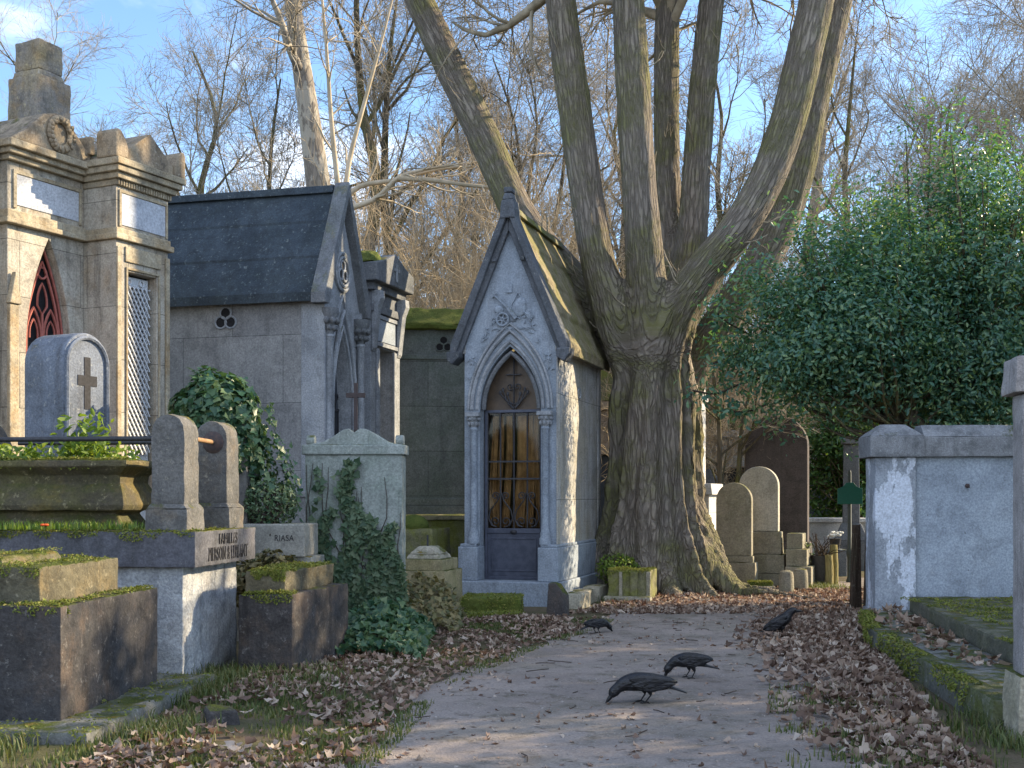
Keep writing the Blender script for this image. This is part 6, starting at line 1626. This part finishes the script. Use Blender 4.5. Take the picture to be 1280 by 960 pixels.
# ------------------------------------------------------------------ crows
M['eye'] = simple('eye', (.03,.022,.018), rough=.08, spec=.8)
def crow(label, px, py, Y, rz, spine, wing, legs, s, eye, group='crows on the path'):
    """spine: (x forward, z, half width y, half height z) from bill base to tail tip, metres before scale"""
    x0, z0 = wx(px, Y), gh(wx(px, Y), Y)+.012
    t = thing('crow', label, 'bird', (x0, Y, z0), rz, group); t.scale = (s, s, s)
    mb = MB(); n = 14
    sp = np.array(spine, float); P, _ = resample(np.c_[sp[:, 0], sp[:, 0]*0, sp[:, 1]], sp[:, 0]*0, 34)
    _, hw = resample(np.c_[sp[:, 0], sp[:, 0]*0, sp[:, 1]], sp[:, 2], 34); _, hh = resample(np.c_[sp[:, 0], sp[:, 0]*0, sp[:, 1]], sp[:, 3], 34)
    vs = []
    for i in range(34):
        tg = P[min(i+1, 33)]-P[max(i-1, 0)]; tg /= np.linalg.norm(tg); up = np.array([-tg[2], 0, tg[0]])
        if up[2] < 0: up = -up
        for k in range(n):
            a = 2*math.pi*k/n; vs.append(P[i]+np.array([0, hw[i]*math.cos(a), 0])+up*hh[i]*math.sin(a))
    fs = []
    for i in range(33):
        for k in range(n): fs.append((i*n+k, i*n+(k+1) % n, (i+1)*n+(k+1) % n, (i+1)*n+k))
    fs += [tuple(range(n)), tuple(range(33*n, 34*n))]
    mb.add(vs, fs)
    # folded wings: stacked flattened feathers sweeping back from the shoulder
    (sx, sz), (ex, ez), wd, th_ = wing
    for side in (-1, 1):
        for q in range(5):
            f = q/4; a = (sx-.03*f, side*(.050+.010*f), sz-.034*f); b = (ex+.09*f*(1 if q % 2 else .7), side*(.012+.024*f), ez-.034*f)
            m = ((a[0]+b[0])/2, side*(.070-.004*f), (a[2]+b[2])/2+.012-.012*f)
            pp, rr = resample([a, ((a[0]*2+m[0])/3, side*.068, (a[2]*2+m[2])/3+.006), m, ((m[0]+b[0]*2)/3, side*(.045), (m[2]+b[2]*2)/3+.002), b], [.014, wd*1.0, wd, wd*.75, .006], 14)
            b0 = len(mb.v); mb.tube(pp, list(rr), 8)
            for i in range(b0, len(mb.v)):    # flatten sideways
                v = mb.v[i]; j = (i-b0)//8
                if j < 14: mb.v[i] = (v[0], pp[j][1]+(v[1]-pp[j][1])*.42, v[2])
    for (hx, hz, kx, kz, fx) in legs:
        sd = 1 if legs.index((hx, hz, kx, kz, fx)) else -1; y = sd*.032
        mb.tube([(hx, y, hz), ((hx+kx)/2, y, (hz+kz)/2), (kx, y, kz)], [.03, .02, .009], 8)
    o = mb.build('body', None); rm = o.modifiers.new('r', 'REMESH'); rm.mode = 'VOXEL'; rm.voxel_size = .0036
    sm = o.modifiers.new('s', 'SMOOTH'); sm.iterations = 1
    me = eval_mesh(o); bpy.data.objects.remove(o); me.polygons.foreach_set('use_smooth', [True]*len(me.polygons)); me.materials.clear(); me.name = 'body'
    fm = MB()      # overlapping wing feathers laid over the folded wings
    for side in (-1, 1):
        for row, (r0, r1, ln, dz, n_) in enumerate(((.0, .50, .52, .0, 7), (.05, .42, .34, .016, 6), (.02, .26, .22, .026, 5))):
            for q in range(n_):
                f = r0+(r1-r0)*q/(n_-1)
                ax, az = sx+(ex-sx)*f, sz+(ez-sz)*f-.010-.030*(1-q/(n_-1))+dz*.5
                bx_, bz_ = ax+(ex-sx)*ln*(1-.15*q/(n_-1)), az+(ez-sz)*ln-.030*(1-q/(n_-1))*(.6 if row else 1)
                pts_ = []
                for k in range(9):
                    u = k/8; yy = side*(.078-.004*row*0+.0035*row-.050*max(0, (ax+(bx_-ax)*u-sx)/(ex-sx)-.35)**1.2)
                    pts_.append((ax+(bx_-ax)*u, yy, az+(bz_-az)*u))
                rr_ = [.004, .010, .0135, .015, .015, .014, .0125, .009, .002]
                b0 = len(fm.v); fm.tube(pts_, rr_, 8)
                for i in range(b0, len(fm.v)):
                    v = fm.v[i]; j = min(8, (i-b0)//8); fm.v[i] = (v[0], pts_[j][1]+(v[1]-pts_[j][1])*.28, v[2])
    fme = bpy.data.meshes.new('wing'); fme.from_pydata(fm.v, [], fm.f); fme.polygons.foreach_set('use_smooth', [True]*len(fme.polygons))
    bmj = bmesh.new(); bmj.from_mesh(me); bmj.from_mesh(fme); bmesh.ops.recalc_face_normals(bmj, faces=bmj.faces); bmj.to_mesh(me); bmj.free(); bpy.data.meshes.remove(fme)
    link_mesh('body', me, M['crow'], t)
    # bill
    bx, bz = spine[0][0], spine[0][1]; dx, dz = spine[0][0]-spine[2][0], spine[0][1]-spine[2][1]; ln = math.hypot(dx, dz); dx /= ln; dz /= ln
    bl = MB().tube([(bx-dx*.02, 0, bz-dz*.02), (bx+dx*.02, 0, bz+dz*.02), (bx+dx*.045, 0, bz+dz*.045-.002), (bx+dx*.062, 0, bz+dz*.062-.006)], [.019, .0155, .0095, .002], 8)
    bl.build('bill', M['beak'], t, smooth=True)
    for side in (-1, 1):
        MB().blob((spine[1][0]+eye[0], side*(spine[1][2]*.93), spine[1][1]+eye[1]), (.006, .004, .006), 8, 6).build('eye', M['eye'], t, smooth=True)
    for i, (hx, hz, kx, kz, fx) in enumerate(legs):
        y = (1 if i else -1)*.032
        lg = MB().tube([(kx, y, kz), (fx, y, .012)], [.006, .005], 6)
        for tx, ty in ((.045, 0), (.035, .022), (.035, -.022), (-.03, 0)): lg.tube([(fx, y, .012), (fx+tx*.6, y+ty*.6, .010), (fx+tx, y+ty, .002)], [.005, .0045, .002], 5)
        lg.build('leg', M['beak'], t, smooth=True)
    return t
peck = [(.240,.050,.020,.020),(.220,.080,.037,.040),(.190,.110,.035,.038),(.145,.138,.050,.053),(.08,.152,.066,.066),(.0,.150,.070,.066),(-.07,.140,.056,.050),(-.13,.128,.036,.026),(-.19,.112,.030,.012),(-.25,.092,.032,.008),(-.31,.070,.026,.006)]
crow('black crow pecking at the ground, the nearest of the birds', 805, 880, 8.62, R(180+4), peck, ((.11, .175), (-.24, .148), .034, .4), [(.0,.105,-.015,.062,.018),(-.03,.105,-.045,.062,-.005)], 1.0, (.012, .006))
peck2 = [(.218,.050,.020,.020),(.207,.084,.037,.040),(.180,.124,.035,.038),(.13,.160,.052,.054),(.07,.172,.066,.068),(.0,.170,.070,.066),(-.06,.158,.056,.048),(-.11,.140,.034,.026),(-.17,.122,.030,.012),(-.23,.108,.032,.008),(-.28,.098,.026,.006)]
crow('black crow head down on longer legs, just behind the nearest one', 862, 849, 9.82, R(180-8), peck2, ((.10, .20), (-.22, .185), .034, .4), [(.01,.12,.0,.07,.035),(-.03,.12,-.05,.07,-.02)], .86, (.012, .006))
stand = [(.152,.262,.019,.019),(.126,.268,.034,.035),(.095,.256,.037,.040),(.068,.225,.042,.046),(.04,.185,.060,.062),(.0,.150,.068,.064),(-.05,.115,.056,.050),(-.10,.085,.036,.028),(-.15,.060,.030,.013),(-.20,.040,.030,.008),(-.25,.022,.024,.006)]
crow('black crow standing upright in the leaves at the right, looking away', 977, 797, 12.75, R(-12), stand, ((.05, .205), (-.19, .062), .034, .4), [(.01,.10,.0,.055,.02),(-.02,.10,-.03,.055,.0)], 1.02, (.008, .006))
crow('black crow hunched by the kerb stones with its tail towards the grass', 747, 795, 12.95, R(32), peck, ((.11, .175), (-.24, .148), .034, .4), [(.0,.105,-.015,.062,.018),(-.03,.105,-.045,.062,-.005)], .74, (.012, .006))

# ------------------------------------------------------------------ sky, sun, camera
SUN_AZ = R(20)     # direction towards the sun, from +X to +Y
SUN_EL = R(25)
sd = Vector((math.cos(SUN_AZ)*math.cos(SUN_EL), math.sin(SUN_AZ)*math.cos(SUN_EL), math.sin(SUN_EL)))
li = bpy.data.lights.new('sun', 'SUN'); li.energy = 5.0; li.angle = R(.55); li.color = (1.0, .80, .52)
so = bpy.data.objects.new('sun', li); COL.objects.link(so); so.rotation_euler = sd.to_track_quat('Z', 'Y').to_euler(); so.location = sd*60
W_ = bpy.data.worlds.new('World'); SC.world = W_; W_.use_nodes = True
nt = W_.node_tree; nt.nodes.clear()
out = nt.nodes.new('ShaderNodeOutputWorld'); bg = nt.nodes.new('ShaderNodeBackground'); bg.inputs[1].default_value = .14
sky = nt.nodes.new('ShaderNodeTexSky'); sky.sky_type = 'NISHITA'; sky.sun_disc = False; sky.sun_elevation = SUN_EL
sky.sun_rotation = math.pi/2-SUN_AZ; sky.air_density = 1.0; sky.dust_density = .1; sky.ozone_density = 3.6; sky.altitude = 0
tc = nt.nodes.new('ShaderNodeTexCoord')
sep = nt.nodes.new('ShaderNodeSeparateXYZ'); nt.links.new(tc.outputs['Generated'], sep.inputs[0])
def nm(op, a, b=None):
    n_ = nt.nodes.new('ShaderNodeMath'); n_.operation = op
    for i, v in enumerate((a, b)):
        if v is None: continue
        if isinstance(v, (int, float)): n_.inputs[i].default_value = v
        else: nt.links.new(v, n_.inputs[i])
    return n_.outputs[0]
zz = nm('ADD', nm('MAXIMUM', sep.outputs[2], 0.0), .22)
cv = nt.nodes.new('ShaderNodeCombineXYZ'); nt.links.new(nm('DIVIDE', sep.outputs[0], zz), cv.inputs[0]); nt.links.new(nm('DIVIDE', sep.outputs[1], zz), cv.inputs[1]); cv.inputs[2].default_value = 1.7
no = nt.nodes.new('ShaderNodeTexNoise'); no.inputs['Scale'].default_value = 1.55; no.inputs['Detail'].default_value = 7; no.inputs['Roughness'].default_value = .58; no.inputs['Distortion'].default_value = .25
nt.links.new(cv.outputs[0], no.inputs['Vector'])
mr = nt.nodes.new('ShaderNodeMapRange'); mr.interpolation_type = 'SMOOTHSTEP'; mr.inputs[1].default_value = .54; mr.inputs[2].default_value = .72
bias = nm('ADD', nm('MULTIPLY', nm('MAXIMUM', nm('MULTIPLY', sep.outputs[1], -1.0), 0.0), .22), nm('MULTIPLY', nm('MAXIMUM', nm('SUBTRACT', sep.outputs[2], .62), 0.0), .35))  # extra cloud added behind the camera and overhead as neutral fill light
nt.links.new(nm('ADD', no.outputs[0], bias), mr.inputs[0])
mx = nt.nodes.new('ShaderNodeMix'); mx.data_type = 'RGBA'; nt.links.new(mr.outputs[0], mx.inputs[0])
nt.links.new(sky.outputs[0], mx.inputs[6]); mx.inputs[7].default_value = (5.3, 5.9, 6.9, 1)
nt.links.new(mx.outputs[2], bg.inputs[0]); nt.links.new(bg.outputs[0], out.inputs[0])
cam = bpy.data.cameras.new('camera'); co = bpy.data.objects.new('camera', cam); COL.objects.link(co); SC.camera = co
co.location = (0, 0, EYE); co.rotation_euler = (R(90), 0, 0)
cam.sensor_fit = 'HORIZONTAL'; cam.sensor_width = 36; cam.lens = 36*F/1280; cam.shift_y = (HOR-480)/1280; cam.clip_start = .1; cam.clip_end = 2000
vs_ = SC.view_settings; SC.display_settings.display_device = 'sRGB'; vs_.view_transform = 'Standard'; vs_.look = 'None'; vs_.gamma = 1; vs_.use_curve_mapping = False; vs_.exposure = EXPOSURE
SC.render.engine = 'CYCLES'
SC.cycles.max_bounces = 4; SC.cycles.diffuse_bounces = 2; SC.cycles.glossy_bounces = 2; SC.cycles.transparent_max_bounces = 6; SC.cycles.transmission_bounces = 2
SC.cycles.use_denoising = True
